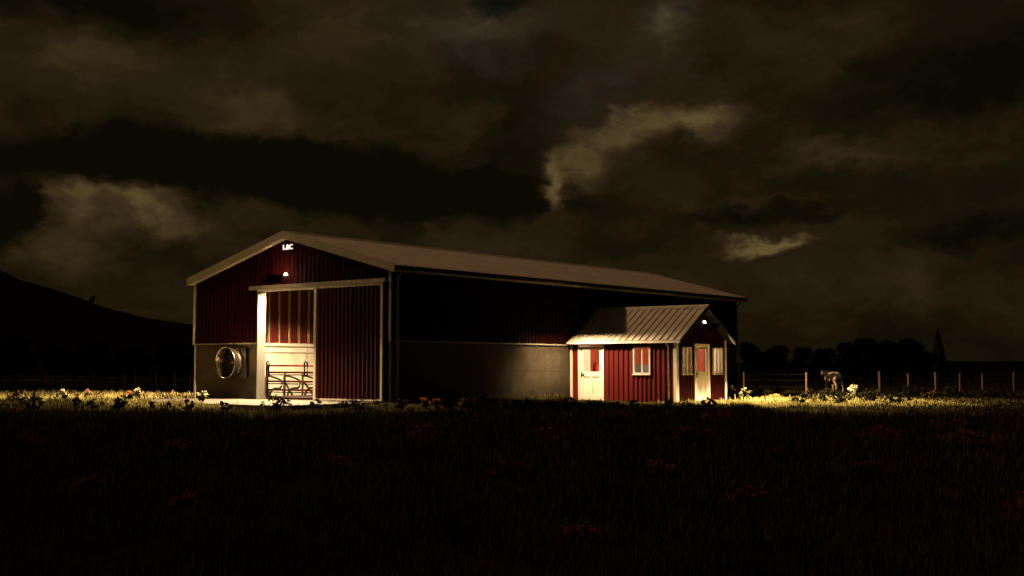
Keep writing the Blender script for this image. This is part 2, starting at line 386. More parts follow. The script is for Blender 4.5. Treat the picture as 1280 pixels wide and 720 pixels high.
# lining
def lining():
    c = MB(); t = 0.08
    for a, b, za, zb in ((0.1, d1[0], SG, 2.38), (d1[0], d1[1], d1[2], 2.38), (d1[1], w1[0], SG, 2.38), (w1[0], w1[1], SG, w1[2]), (w1[0], w1[1], w1[3], 2.38), (w1[1], SX - 0.1, SG, 2.38)):
        c.box(a, b, S0 + 0.02, S0 + t, za, zb)
    for a, b, za, zb in ((S0 + t, wa[0], SG, 2.38), (wa[0], wa[1], SG, wa[2]), (wa[0], wa[1], wa[3], 2.38), (wa[1], db[0], SG, 2.38), (db[0], db[1], db[2], 2.38), (db[1], wb[0], SG, 2.38), (wb[0], wb[1], SG, wb[2]), (wb[0], wb[1], wb[3], 2.38), (wb[1], S1 - t, SG, 2.38)):
        c.box(SX - t, SX - 0.02, a, b, za, zb)
    c.ribs('x', 0.1, SX - 0.08, S1 - 0.06, -1, SG, 2.38, 0.3, 0.02)
    c.box(0.1, 0.14, S0 + t, S1 - 0.1, SG + 0.1, 2.38)
    return c
S.part(lining(), 'inner_lining', M['redhut'])
c = MB(); c.box(0.14, SX - 0.09, S0 + 0.09, S1 - 0.1, 2.385, 2.42); S.part(c, 'ceiling_panel', M['white'])
c = MB(); c.box(0.14, SX - 0.09, S0 + 0.09, S1 - 0.1, SG - 0.1, SG + 0.03); S.part(c, 'floor', M['floorin'])
# roof
c = MB(); X0, X1 = 0.075, 5.9
n = 17; pt = (X1 - X0) / n; xs = []
for i in range(n):
    q = X0 + i * pt; xs += [(q, 0), (q + pt * .8, 0), (q + pt * .84, 1), (q + pt * .92, 1), (q + pt * .96, 0)]
xs.append((X1, 0))
for ya, yb in ((SRY - 0.01, SE0), (SRY + 0.01, SE1)):
    vs = []
    for q, d in xs: vs += [(q, ya, sroof(ya) + 0.045 * d), (q, yb, sroof(yb) + 0.045 * d)]
    c.add(vs, [(2 * i, 2 * i + 1, 2 * i + 3, 2 * i + 2) for i in range(len(xs) - 1)])
sr = S.part(c, 'roof', M['roofshed'])
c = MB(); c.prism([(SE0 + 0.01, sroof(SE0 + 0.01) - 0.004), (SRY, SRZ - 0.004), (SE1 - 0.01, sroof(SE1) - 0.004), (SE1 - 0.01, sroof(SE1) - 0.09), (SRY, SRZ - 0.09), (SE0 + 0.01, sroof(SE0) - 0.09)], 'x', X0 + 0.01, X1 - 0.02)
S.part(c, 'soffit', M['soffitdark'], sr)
c = MB(); c.prism([(SRY - 0.16, sroof(SRY - 0.16) + 0.035), (SRY, SRZ + 0.07), (SRY + 0.16, sroof(SRY + 0.16) + 0.035), (SRY, SRZ + 0.045)], 'x', X0, X1 + 0.02)
S.part(c, 'ridge_cap', M['roofshed'], sr)
for ya in (SE0 - 0.02, SE1 + 0.02):
    c = MB(); za, zb = sroof(ya), SRZ
    vs = [(X1 - 0.018, ya, za - 0.13), (X1 - 0.018, SRY, zb - 0.15), (X1 - 0.018, SRY, zb + 0.03), (X1 - 0.018, ya, za + 0.03), (X1 + 0.02, ya, za - 0.13), (X1 + 0.02, SRY, zb - 0.15), (X1 + 0.02, SRY, zb + 0.03), (X1 + 0.02, ya, za + 0.03)]
    c.add(vs, [(0, 1, 2, 3), (7, 6, 5, 4), (0, 4, 5, 1), (3, 2, 6, 7), (0, 3, 7, 4), (1, 5, 6, 2)])
    S.part(c, 'rake_board', M['dark'], sr)
c = MB(); c.box(X0 - 0.02, X1 - 0.02, SE0 - 0.09, SE0 - 0.005, SEZ - 0.12, SEZ - 0.02)
S.part(c, 'gutter', M['roofshed'], sr)
# corner trims
c = MB(); c.box(0.06, 0.17, S0 - 0.06, S0 + 0.01, SG, zt); S.part(c, 'corner_trim', M['white'])
c = MB(); c.box(SX - 0.1, SX + 0.06, S0 - 0.06, S0 - 0.001, SG, zt - 0.02); c.box(SX + 0.001, SX + 0.06, S0 - 0.001, S0 + 0.12, SG, zt - 0.02); S.part(c, 'corner_trim', M['white'])
c = MB(); c.box(SX + 0.001, SX + 0.07, S1 - 0.03, S1 + 0.09, SG, zt); S.part(c, 'corner_trim', M['white'])
c = MB(); c.tube([(SX - 0.32, SE0 - 0.05, SEZ - 0.12), (SX - 0.3, S0 - 0.1, SEZ - 0.3), (SX - 0.3, S0 - 0.1, SG)], 0.03, 8); S.part(c, 'downpipe', M['dim'], smooth=True)
# a glazed door: axis 'x' faces -y at off, axis 'y' faces +x at off
def put(axis, off, sgn):
    def bx(c, a, b, d0, d1, z0, z1):
        e0, e1 = sorted((off + sgn * d0, off + sgn * d1))
        if axis == 'x': c.box(a, b, e0, e1, z0, z1)
        else: c.box(e0, e1, a, b, z0, z1)
    return bx
def glazed_door(axis, off, sgn, a, b, top, lab, hs):
    bx = put(axis, off, sgn); z0 = SG + 0.01
    c = MB(); bx(c, a, a + 0.07, -0.05, 0.07, z0, top); bx(c, b - 0.07, b, -0.05, 0.07, z0, top); bx(c, a + 0.07, b - 0.07, -0.05, 0.07, top - 0.07, top)
    c2 = MB(); A, Bq = a + 0.085, b - 0.085; st = 0.17
    zt_, zm = top - 0.09, 1.12
    bx(c2, A, A + st, -0.02, 0.03, z0 + 0.03, zt_); bx(c2, Bq - st, Bq, -0.02, 0.03, z0 + 0.03, zt_)
    bx(c2, A + st, Bq - st, -0.02, 0.03, zt_ - 0.15, zt_); bx(c2, A + st, Bq - st, -0.02, 0.03, zm - 0.22, zm); bx(c2, A + st, Bq - st, -0.02, 0.03, z0 + 0.03, z0 + 0.24)
    mid = (A + Bq) / 2
    bx(c2, mid - 0.06, mid + 0.06, -0.02, 0.028, z0 + 0.24, zm - 0.22)
    bx(c2, A + st, mid - 0.06, -0.02, -0.002, z0 + 0.24, zm - 0.22); bx(c2, mid + 0.06, Bq - st, -0.02, -0.002, z0 + 0.24, zm - 0.22)
    dr = S.part(c2, 'door', M['white'], bevel=0.006); dr['label'] = lab
    S.part(c, 'door_frame', M['white'], dr)
    g = MB(); bx(g, A + st, Bq - st, 0.0, 0.008, zm, zt_ - 0.15); S.part(g, 'pane', M['glass'], dr)
    h = MB(); hx = A + 0.09 if hs < 0 else Bq - 0.09
    bx(h, hx - 0.03, hx + 0.03, 0.031, 0.045, 0.86, 1.1); bx(h, min(hx, hx - hs * 0.16), max(hx, hx - hs * 0.16), 0.06, 0.085, 1.0, 1.035); bx(h, hx - 0.015, hx + 0.015, 0.045, 0.07, 1.0, 1.03)
    S.part(h, 'handle', M['dark'], dr)
glazed_door('x', S0, -1, d1[0], d1[1], d1[2], 'white half-glazed door on the front side', -1)
glazed_door('y', SX, 1, db[0], db[1], db[2], 'white half-glazed door in the gable end', -1)
def window(axis, off, sgn, w, lab):
    bx = put(axis, off, sgn); a, b, z0, z1 = w
    c = MB(); f_ = 0.06
    bx(c, a, a + f_, -0.08, 0.075, z0, z1); bx(c, b - f_, b, -0.08, 0.075, z0, z1); bx(c, a + f_, b - f_, -0.08, 0.075, z1 - f_, z1); bx(c, a + f_, b - f_, -0.08, 0.075, z0, z0 + f_)
    m_ = (a + b) / 2; bx(c, m_ - 0.022, m_ + 0.022, -0.04, 0.04, z0 + f_, z1 - f_)
    bx(c, a - 0.03, b + 0.03, 0.03, 0.11, z0 - 0.04, z0 - 0.002)
    wn = S.part(c, 'window', M['white']); wn['label'] = lab
    g = MB(); bx(g, a + f_, m_ - 0.022, -0.004, 0.004, z0 + f_, z1 - f_); bx(g, m_ + 0.022, b - f_, -0.004, 0.004, z0 + f_, z1 - f_)
    S.part(g, 'pane', M['glass'], wn)
    return wn
window('x', S0, -1, w1, 'white framed two-light window on the front side')
wn1 = window('y', SX, 1, wa, 'gable window nearer the front with a grey curtain')
wn2 = window('y', SX, 1, wb, 'far gable window with a white curtain')
def curtain(y0, y1, z0, z1, x, m_, parent):
    c = MB(); n = 24; vs = []
    for i in range(n + 1):
        t = i / n; xx = x + 0.035 * math.sin(t * 22)
        vs += [(xx, y0 + (y1 - y0) * t, z0), (xx, y0 + (y1 - y0) * t, z1)]
    c.add(vs, [(2 * i, 2 * i + 2, 2 * i + 3, 2 * i + 1) for i in range(n)])
    S.part(c, 'curtain', m_, parent, smooth=True)
curtain(wa[0] + 0.24, wa[1], wa[2], wa[3], SX - 0.16, M['greycurtain'], wn1)
curtain(wb[0] + 0.2, wb[1] + 0.25, wb[2], wb[3], SX - 0.16, M['curtain'], wn2)
# inner door frame seen through the glass
c = MB(); c.box(0.142, 0.16, 11.8, 12.84, SG + 0.03, 2.3); S.part(c, 'inner_panel', M['white'])
# locker and extinguisher
lk = Thing('locker', (1.12, 15.2, SG + 0.03), 'grey steel locker against the back wall inside the shed', 'locker')
c = MB(); c.box(1.12, 2.07, 14.95, 15.5, SG + 0.06, 1.42); lk.part(c, 'cabinet', M['locker'], bevel=0.01)
for a in (1.14, 1.61):
    c = MB(); c.box(a, a + 0.44, 14.93, 14.948, SG + 0.1, 1.38); dd = lk.part(c, 'door', M['locker'])
    c = MB(); c.box(a + 0.05, a + 0.08, 14.91, 14.928, 0.7, 0.85); lk.part(c, 'handle', M['dark'], dd)
fe = Thing('fire_extinguisher', (0.27, 13.2, 1.04), 'small red extinguisher on the inner wall seen through the front door glass', 'extinguisher')
c = MB(); c.tube([(0.27, 13.2, 1.04), (0.27, 13.2, 1.08), (0.27, 13.2, 1.4), (0.27, 13.2, 1.46)], 0.095, 14); fe.part(c, 'cylinder_body', M['extred'], bevel=0.01)
c = MB(); c.tube([(0.27, 13.2, 1.46), (0.27, 13.2, 1.53)], 0.03, 8); c.box(0.255, 0.285, 13.18, 13.31, 1.53, 1.56); fe.part(c, 'valve', M['dark'])
c = MB(); c.tube([(0.27, 13.23, 1.5), (0.28, 13.35, 1.45), (0.28, 13.34, 1.2), (0.28, 13.33, 1.12)], 0.014, 6); fe.part(c, 'hose', M['dark'])

# ------------------------------------------------------------------ extract fan
fx, fz, fr = -8.86, 1.5, 0.62
fn = Thing('exhaust_fan', (fx, 0, fz - fr), 'shiny round metal exhaust fan duct sticking out of the concrete front wall', 'fan')
c = MB(); q = 0.62
c.box(fx - q, fx + q, -0.16, -0.003, fz - q, fz + q)
fn.part(c, 'housing', M['dark'], bevel=0.01)
prof = [(-0.1, 0.52), (-0.32, 0.56), (-0.34, 0.585), (-0.37, 0.585), (-0.39, 0.575), (-0.52, 0.6), (-0.72, 0.64), (-0.74, 0.655), (-0.745, 0.64), (-0.7, 0.625), (-0.52, 0.585), (-0.39, 0.555), (-0.17, 0.51)]
def lathe(mb, prof, cx, cz, seg=48):
    vs = []
    for yy, rr in prof:
        for k in range(seg):
            t = 2 * math.pi * k / seg; vs.append((cx + rr * math.cos(t), yy, cz + rr * math.sin(t)))
    fs = []
    for i in range(len(prof) - 1):
        for k in range(seg):
            k2 = (k + 1) % seg; fs.append((i * seg + k, i * seg + k2, (i + 1) * seg + k2, (i + 1) * seg + k))
    mb.add(vs, fs)
c = MB(); lathe(c, prof, fx, fz); fn.part(c, 'duct', M['galv'], smooth=True)
hub = MB(); lathe(hub, [(-0.2, 0.001), (-0.36, 0.09), (-0.4, 0.06), (-0.41, 0.001)], fx, fz, 16); hb = fn.part(hub, 'hub', M['galv'], smooth=True)
for k in range(6):
    t = 2 * math.pi * k / 6 + 0.3; ct, stt = math.cos(t), math.sin(t); c = MB()
    vs = []
    for rr, wd in ((0.07, 0.06), (0.3, 0.13), (0.48, 0.16)):
        for s_ in (-1, 1):
            vs.append((fx + rr * ct - s_ * wd * stt, -0.28 + s_ * 0.06, fz + rr * stt + s_ * wd * ct))
    c.add(vs, [(0, 1, 3, 2), (2, 3, 5, 4)]); fn.part(c, 'blade', M['tube'])
c = MB()
for rr in (0.2, 0.36): c.tube([(fx + rr * math.cos(t), -0.44, fz + rr * math.sin(t)) for t in [2 * math.pi * k / 28 for k in range(29)]], 0.008, 5)
for k in range(8):
    t = 2 * math.pi * k / 8; c.tube([(fx, -0.44, fz), (fx + 0.55 * math.cos(t), -0.44, fz + 0.55 * math.sin(t))], 0.007, 5)
fn.part(c, 'guard', M['tube'])

# ------------------------------------------------------------------ sign: L A C
sg = Thing('sign', (-5.82, -0.06, 6.08), 'small white LAC letters under the peak of the barn gable', 'sign')
def letter(polys, name):
    c = MB()
    for poly in polys:
        c.prism([(-6.07 + x * 0.1, 6.09 + z * 0.112) for x, z in poly], 'y', -0.1, -0.066)
    sg.part(c, name, M['letters'])
letter([[(0, 0), (0, 1.8), (0.5, 1.8), (0.5, 0)], [(0.5, 0), (0.5, 0.45), (1.45, 0.45), (1.2, 0)]], 'letter')
letter([[(1.6, 0.0), (2.4, 1.6), (2.6, 1.8), (2.95, 1.8), (2.85, 1.3), (2.15, 0.0)], [(2.95, 1.8), (3.15, 1.6), (3.75, 0.4), (3.5, 0.0), (3.3, 0.0), (2.85, 1.1)], [(2.5, 0), (2.75, 0.4), (3.42, 0.4), (3.42, 0)]], 'letter')
letter([[(3.95, 0.45), (3.8, 0.9), (3.95, 1.35), (4.4, 1.8), (4.45, 1.3), (4.35, 0.9), (4.45, 0.45), (4.3, 0)], [(4.4, 1.8), (5.9, 1.8), (5.6, 1.38), (4.45, 1.38)], [(4.3, 0), (4.45, 0.42), (5.9, 0.42), (5.6, 0)]], 'letter')

# ------------------------------------------------------------------ lamps
def spot(name, loc, aim, power, ang, blend, col, r=0.12):
    l = bpy.data.lights.new(name, 'SPOT'); l.energy = power; l.spot_size = R(ang); l.spot_blend = blend; l.color = col; l.shadow_soft_size = r
    o = bpy.data.objects.new(name, l); COL.objects.link(o); o.location = loc
    d = (Vector(aim) - Vector(loc)); o.rotation_euler = d.to_track_quat('-Z', 'Y').to_euler(); return o
def point(name, loc, power, col, r=0.1):
    l = bpy.data.lights.new(name, 'POINT'); l.energy = power; l.color = col; l.shadow_soft_size = r
    o = bpy.data.objects.new(name, l); COL.objects.link(o); o.location = loc; return o
WARM = (1.0, 0.69, 0.37)
def wall_lamp(p, axis, label, left, right, front, back, power, oc=0.34, lens=True, rad=0.02):
    """a lamp on a wall: a lit lens by the wall and, on an arm, an added open-bottomed shade whose four flaps shape the light.
    left, right, front, back: horizontal reach of the light per metre of drop on that side (None: no flap)"""
    x, y, z = p; t = Thing('wall_lamp', p, label, 'lamp', None)
    def P(a, o, h): return (x + a, y - o, z + h) if axis == 'x' else (x + o, y + a, z + h)
    c = MB()
    def bx(a0, a1, o0, o1, h0, h1):
        A, Bq = P(a0, o0, h0), P(a1, o1, h1); c.box(min(A[0], Bq[0]), max(A[0], Bq[0]), min(A[1], Bq[1]), max(A[1], Bq[1]), min(A[2], Bq[2]), max(A[2], Bq[2]))
    lo, ro, fo, bo = [(0.25, 0.0) if v is None else (min(0.2, max(0.03, v * 0.1)), min(0.1 if v > 0.15 else 0.26, 0.2 / max(v, 0.01))) for v in (left, right, front, back)]
    if axis == 'x': fo = (fo[0] * 1.6, fo[1] * 1.6)
    elif oc > 0: lo = (lo[0] * 1.6, lo[1] * 1.6)
    zt = 0.05                                                     # top plate above the bulb; rims are below the bulb
    bx(-lo[0] - .01, ro[0] + .01, oc - bo[0] - .01, oc + fo[0] + .01, zt, zt + .012)
    bx(-lo[0] - .01, -lo[0], oc - bo[0], oc + fo[0], -lo[1], zt); bx(ro[0], ro[0] + .01, oc - bo[0], oc + fo[0], -ro[1], zt)
    eb, ef = (0.2 if back is not None and back <= 0.15 else 0.0), (0.2 if front is not None and front <= 0.15 else 0.0)
    bx(-lo[0] - .01 - eb, ro[0] + .01 + eb, oc - bo[0] - .01, oc - bo[0], -bo[1], zt); bx(-lo[0] - .01 - ef, ro[0] + .01 + ef, oc + fo[0], oc + fo[0] + .01, -fo[1], zt)
    t.part(c, 'added_shade', M['flap_black'])  # shade, flaps and arm are added to cut the light
    c = MB(); bx(-.02, .02, 0.0, oc - bo[0] - .012 if oc > 0 else oc + fo[0] + .012, zt - .05, zt); t.part(c, 'added_arm', M['dark'])
    if lens:
        c = MB(); f = 0.06; w = 0.065
        vs = [P(-w, f, .185), P(w * .35, f, .185), P(w * 1.2, f + .03, .09), P(-w, f + .03, .09), P(-w, .01, .185), P(w * .35, .01, .185), P(w * 1.2, .01, .09), P(-w, .01, .09)]
        c.add(vs, [(0, 1, 2, 3), (7, 6, 5, 4), (0, 4, 5, 1), (3, 2, 6, 7), (0, 3, 7, 4), (1, 5, 6, 2)]); t.part(c, 'lens', M['lens'])
    point('lamp_light', W(*P(0, oc, 0)), power, WARM, rad)
    return t
wall_lamp((-5.85, -0.06, 4.95), 'x', 'lit white lamp on the barn gable below the LAC letters', 3.4, 2.0, 1.35, 0.05, 19000, 0.64, rad=0.015)
wall_lamp((SX + 0.04, 13.75, 3.15), 'y', 'lit white lamp high on the gable end of the shed', 1.3, 2.9, 3.2, 0.05, 38000, 0.46)
wall_lamp((0.07, 9.6, 3.75), 'y', 'small dark downlight added on a long arm from the side wall of the barn', 0.66, 1.1, 2.5, 0.6, 3300, 1.25, False, 0.05)  # added fitting for light whose source is not seen
wall_lamp((-BW - 0.06, 0.75, 4.3), 'y', 'unseen added lamp on the far long side wall, lighting the left grass', 2.2, 0.5, 0.05, 3.0, 62000, -0.4, False)  # added out of view to light the grass left of the barn
wall_lamp((-1.0, BL + 0.06, 4.2), 'x', 'unseen added lamp on the rear gable, lighting the pasture and cow', 1.0, None, 0.05, None, 4500, -0.4, False)  # added out of view to light pasture, fence and cow
point('gable_glow', W(-5.85, -0.6, 5.12), 55, WARM, 0.06)
il = point('interior_light', W(-6.4, 1.2, 4.742), 9000, (1.0, 0.72, 0.42), 0.035)
sh = point('shed_light', W(2.9, 13.4, 2.28), 800, (1.0, 0.75, 0.5), 0.08)
pl = Thing('pendant_lamp', (-6.4, 1.2, 4.82), 'hooded work lamp hanging just inside the big barn door', 'lamp')
c = MB(); c.tube([(-6.4, 1.2, 5.0), (-6.4, 1.2, 4.81), (-6.4, 1.2, 4.67)], 0.06, 24, 0.2, False); pl.part(c, 'added_shade', M['dark'])  # unseen hood, its rim shaped to keep light off the upper wall
c = MB(); c.tube([(-6.4, 1.2, 6.35), (-6.4, 1.2, 4.98)], 0.04, 8); pl.part(c, 'cord', M['dark'])
cl = Thing('ceiling_lamp', (2.9, 13.4, 2.38), 'round lamp on the ceiling inside the shed', 'lamp')
c = MB(); c.tube([(2.9, 13.4, 2.384), (2.9, 13.4, 2.35)], 0.15, 16); cl.part(c, 'base', M['white'])

# ------------------------------------------------------------------ barn interior: gate and cubicle dividers
gt = Thing('livestock_gate', (-7.86, 0.7, 0), 'dark red tube gate across the open barn doorway', 'gate')
gy = 0.7
c = MB()
for z in (0.05, 0.38, 0.73, 1.1, 1.38): c.tube([(-7.86, gy, z), (-3.4, gy, z)], 0.04, 8)
c.tube([(-7.86, gy, 0.0), (-7.86, gy, 1.46)], 0.05, 8); c.tube([(-3.4, gy, 0.0), (-3.4, gy, 1.46)], 0.05, 8)
gt.part(c, 'gate_frame', M['redtube'], smooth=True)
for x in (-7.86, -5.5):
    c = MB(); c.tube([(x, gy - 0.06, 0.95), (x, gy - 0.06, 1.48), (x + 0.04, gy - 0.06, 1.56), (x + 0.12, gy - 0.06, 1.56), (x + 0.16, gy - 0.06, 1.48), (x + 0.16, gy - 0.06, 0.95)], 0.034, 6); gt.part(c, 'latch_bar', M['tube'], smooth=True)
    c = MB(); c.tube([(x + 0.07, gy, 1.56), (x + 0.07, gy, 2.12)], 0.012, 5); gt.part(c, 'chain', M['white'])
c = MB()
for z in (1.0, 0.63, 0.28): c.tube([(-7.86, gy + 0.08, z), (-3.4, gy + 0.08, z)], 0.026, 6)
gt.part(c, 'rail', M['tube'], smooth=True)
ordn = ['nearest the door', 'second from the door', 'third from the door', 'fourth from the door', 'fifth from the door', 'sixth from the door', 'seventh from the door']
for k in range(7):
    y = 2.4 + k * 1.07; x0 = -11.2
    dv = Thing('stall_divider', (x0, y, 0), 'looped tube stall divider by the inner barn wall, ' + ordn[k], 'stall divider', 'stall dividers along the inner wall')
    c = MB(); c.tube([(x0, y, 0), (x0, y, 1.1)], 0.045, 8); dv.part(c, 'post', M['tube'])
    c = MB(); c.tube([(x0, y, 0.92), (x0 + 0.3, y, 0.9), (x0 + 0.75, y, 0.8), (x0 + 0.98, y, 0.72), (x0 + 1.04, y, 0.6), (x0 + 1.0, y, 0.44), (x0 + 0.9, y, 0.37), (x0 + 0.5, y, 0.35), (x0 + 0.35, y, 0.28), (x0 + 0.2, y, 0.06), (x0 + 0.18, y, 0.0)], 0.048, 8); dv.part(c, 'loop', M['tube'], smooth=True)

# ------------------------------------------------------------------ land
def axisx():
    a = [0.0]; st = 0.7
    while a[-1] < 2600:
        a.append(a[-1] + st); st *= 1.0 if a[-1] < 40 else 1.12
    return a
ax = axisx(); xs = np.array([-v for v in ax[:0:-1]] + ax)
ys = [-30.0]; st = 0.8
while ys[-1] < 3000: ys.append(ys[-1] + st); st *= 1.0 if ys[-1] < 90 else 1.1
ys = np.array(ys); GX, GY = np.meshgrid(xs, ys); GZ = gz(GX, GY)
# the field dips under the buildings so their floors stay clear
LX = (GX - PX) * XA.x + (GY - PY) * XA.y; LY = (GX - PX) * YA.x + (GY - PY) * YA.y
inside = (LX > -11.9) & (LX < 0) & (LY > -5.2) & (LY < 27.6)
GZ = np.where(inside, -0.22, GZ)
inside = (LX > -0.4) & (LX < 6.3) & (LY > 10.2) & (LY < 16.0); GZ = np.where(inside, -0.42, GZ)
nx, ny = len(xs), len(ys)
V = np.stack([GX.ravel(), GY.ravel(), GZ.ravel()], 1)
idx = np.arange(nx * ny).reshape(ny, nx)
Fq = np.stack([idx[:-1, :-1].ravel(), idx[:-1, 1:].ravel(), idx[1:, 1:].ravel(), idx[1:, :-1].ravel()], 1)
gm = mat('dark soil and turf', (0.013, 0.011, 0.005), 1.0, 0, 0.6, 0.6, 0.5, 6, 0.0)
g = meshobj('ground', V, Fq, gm); tag(g, kind='structure')

# hill to the left and low ridge far behind
def ridge(name, pts, d, depth, m_, base=-6):
    V = []; n = len(pts); rows = 9
    for j in range(rows):
        t = j / (rows - 1); y = d - depth * (1 - t)
        for i, (px, py) in enumerate(pts):
            h = (458 - py) / 1500.0 * d + EYE - base
            k = math.sin(t * math.pi / 2) ** 1.3
            jj = 1 + 0.02 * math.sin(i * 1.7 + j * 2.1) * (1 - t)
            V.append(((px - 640) / 1500.0 * d * (1 - 0.0 * t), y, base + h * k * jj))
    for i, (px, py) in enumerate(pts): V.append(((px - 640) / 1500.0 * d, d + depth, base))
    rows += 1; idx = np.arange(n * rows).reshape(rows, n)
    Fq = np.stack([idx[:-1, :-1].ravel(), idx[:-1, 1:].ravel(), idx[1:, 1:].ravel(), idx[1:, :-1].ravel()], 1)
    o = meshobj(name, V, Fq, m_); o.data.polygons.foreach_set('use_smooth', [True] * len(o.data.polygons)); tag(o, kind='structure'); return o
hm = mat('dark hillside', (0.007, 0.006, 0.003), 1.0, 0, 0.5, 0.01, 0, 10, 0.0)
hp = [(-900, 330), (-600, 322), (-400, 316), (-200, 318), (-80, 324), (-30, 332), (0, 339), (12, 344), (25, 351), (50, 357), (80, 366), (100, 373), (118, 380), (140, 387), (160, 392), (190, 399), (215, 402), (245, 406), (290, 414), (350, 425), (450, 436), (600, 447), (800, 452), (1000, 454), (1400, 457)]
hp2 = []
for (a, b) in zip(hp[:-1], hp[1:]):
    for k in range(4):
        t = k / 4; hp2.append((a[0] + (b[0] - a[0]) * t, a[1] + (b[1] - a[1]) * t + rnd.uniform(-0.7, 0.7)))
ridge('hill', hp2, 900, 500, hm)
rp = [(px, 452.5 - 1.2 * math.sin(px * 0.006) + rnd.uniform(-0.4, 0.4)) for px in range(-500, 1900, 25)]
ridge('hills', rp, 620, 260, hm, -5)

# ------------------------------------------------------------------ grass
def blades(N, px0, px1, d0, d1, hfun, wfun, keep, name, m_, label, powd=0.0, bendk=0.35, rough=True):
    px = rng.uniform(px0, px1, N); u = rng.uniform(0, 1, N)
    d = 1.0 / (1.0 / d1 + (1.0 / d0 - 1.0 / d1) * u) if powd == 0 else d0 + (d1 - d0) * u
    x = (px - 640) / 1500 * d; y = d
    lx = (x - PX) * XA.x + (y - PY) * XA.y; ly = (x - PX) * YA.x + (y - PY) * YA.y
    k = keep(x, y, lx, ly, d); x, y, d = x[k], y[k], d[k]; n = len(x); z = gz(x, y) - 0.02
    clump = 0.75 + 0.35 * np.sin(x * 1.9 + np.sin(y * 1.3) * 2) * np.sin(y * 1.1 + x * 0.6)
    clump = clump * (0.8 + 0.3 * np.sin(x * 3.1 + 2 * np.sin(x * 0.9)) * np.sin(y * 2.3 + x) + 0.2 * np.sin(x * 7.3 + y * 3.1)) if rough else clump
    h = hfun(d, n) * clump * rng.uniform(0.55, 1.25, n); w = wfun(d, n)
    a = rng.uniform(0, 2 * np.pi, n); b = rng.uniform(0, 2 * np.pi, n); bend = h * bendk * rng.uniform(0.1, 1.0, n)
    ca, sa, cb, sb = np.cos(a) * w, np.sin(a) * w, np.cos(b) * bend, np.sin(b) * bend
    P0 = np.stack([x - ca, y - sa, z], 1); P1 = np.stack([x + ca, y + sa, z], 1)
    P2 = np.stack([x + ca * .6 + cb * .35, y + sa * .6 + sb * .35, z + h * .6], 1); P3 = np.stack([x - ca * .6 + cb * .35, y - sa * .6 + sb * .35, z + h * .6], 1)
    P4 = np.stack([x + cb, y + sb, z + h], 1)
    V = np.stack([P0, P1, P2, P3, P4], 1).reshape(-1, 3); i = np.arange(n, dtype=np.int32)[:, None] * 5
    T = np.concatenate([i + np.array([[0, 1, 2]]), i + np.array([[0, 2, 3]]), i + np.array([[3, 2, 4]])], 0)
    o = meshobj(name, V, T, m_, n=3); tag(o, label, 'grass', kind='stuff'); return o
def free(lx, ly, m_=0.0):
    b = (lx > -12 - m_) & (lx < 0.12 + m_) & (ly > -0.1 - m_) & (ly < 27.8)
    p = (lx > -11.3) & (lx < -0.6) & (ly > -5.0) & (ly < 0.1)
    s = (lx > -0.1) & (lx < 6.2) & (ly > 10.3) & (ly < 15.9)
    return ~(b | p | s)
wob = lambda x: 0.7 * np.sin(x * 0.5) + 0.4 * np.sin(x * 1.31 + 1) + 0.3 * np.sin(x * 3.7)
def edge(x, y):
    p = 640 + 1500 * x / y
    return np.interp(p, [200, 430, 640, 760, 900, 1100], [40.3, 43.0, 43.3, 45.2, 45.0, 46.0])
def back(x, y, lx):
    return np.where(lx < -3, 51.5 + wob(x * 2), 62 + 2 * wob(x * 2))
def lamplit_zone(x, y, lx, ly, d):  # reach of the lamplight, laid out as a band of paler grass
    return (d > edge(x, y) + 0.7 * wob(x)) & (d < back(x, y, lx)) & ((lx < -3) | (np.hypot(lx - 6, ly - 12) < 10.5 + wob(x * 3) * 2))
blades(240000, -90, 1370, 6.0, 46.5, lambda d, n: 0.25 + 0.08 * sstep(6, 30, d), lambda d, n: 0.0035 + 0.00045 * d, lambda x, y, lx, ly, d: free(lx, ly, 0.05) & (d < np.minimum(edge(x, y) + 0.4, 41.3) + 0.7 * wob(x)), 'tall_unlit_grass', M['tall'], 'long grass filling the foreground meadow, its unlit dark put into the colour')
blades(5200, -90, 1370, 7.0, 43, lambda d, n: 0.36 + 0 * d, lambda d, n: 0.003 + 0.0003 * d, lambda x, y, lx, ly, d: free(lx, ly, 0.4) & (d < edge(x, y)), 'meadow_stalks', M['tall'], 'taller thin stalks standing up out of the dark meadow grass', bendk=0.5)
blades(150000, -90, 1370, 40.0, 74, lambda d, n: np.full(n, 0.2) * rng.uniform(0.8, 1.35, n), lambda d, n: 0.012 + 0.00025 * d, lambda x, y, lx, ly, d: free(lx, ly, 0.05) & lamplit_zone(x, y, lx, ly, d), 'short_lit_grass', M['short'], 'short grass coloured pale where the lamps light it around barn and shed', bendk=0.3)
blades(90000, -90, 1370, 44, 120, lambda d, n: np.full(n, 0.2), lambda d, n: np.full(n, 0.02) + 0.0004 * d, lambda x, y, lx, ly, d: free(lx, ly, 0.05) & ~lamplit_zone(x, y, lx, ly, d), 'pasture_grass', M['tall'], 'rough pasture behind the barn and along the fences, coloured dark past the lamplight')

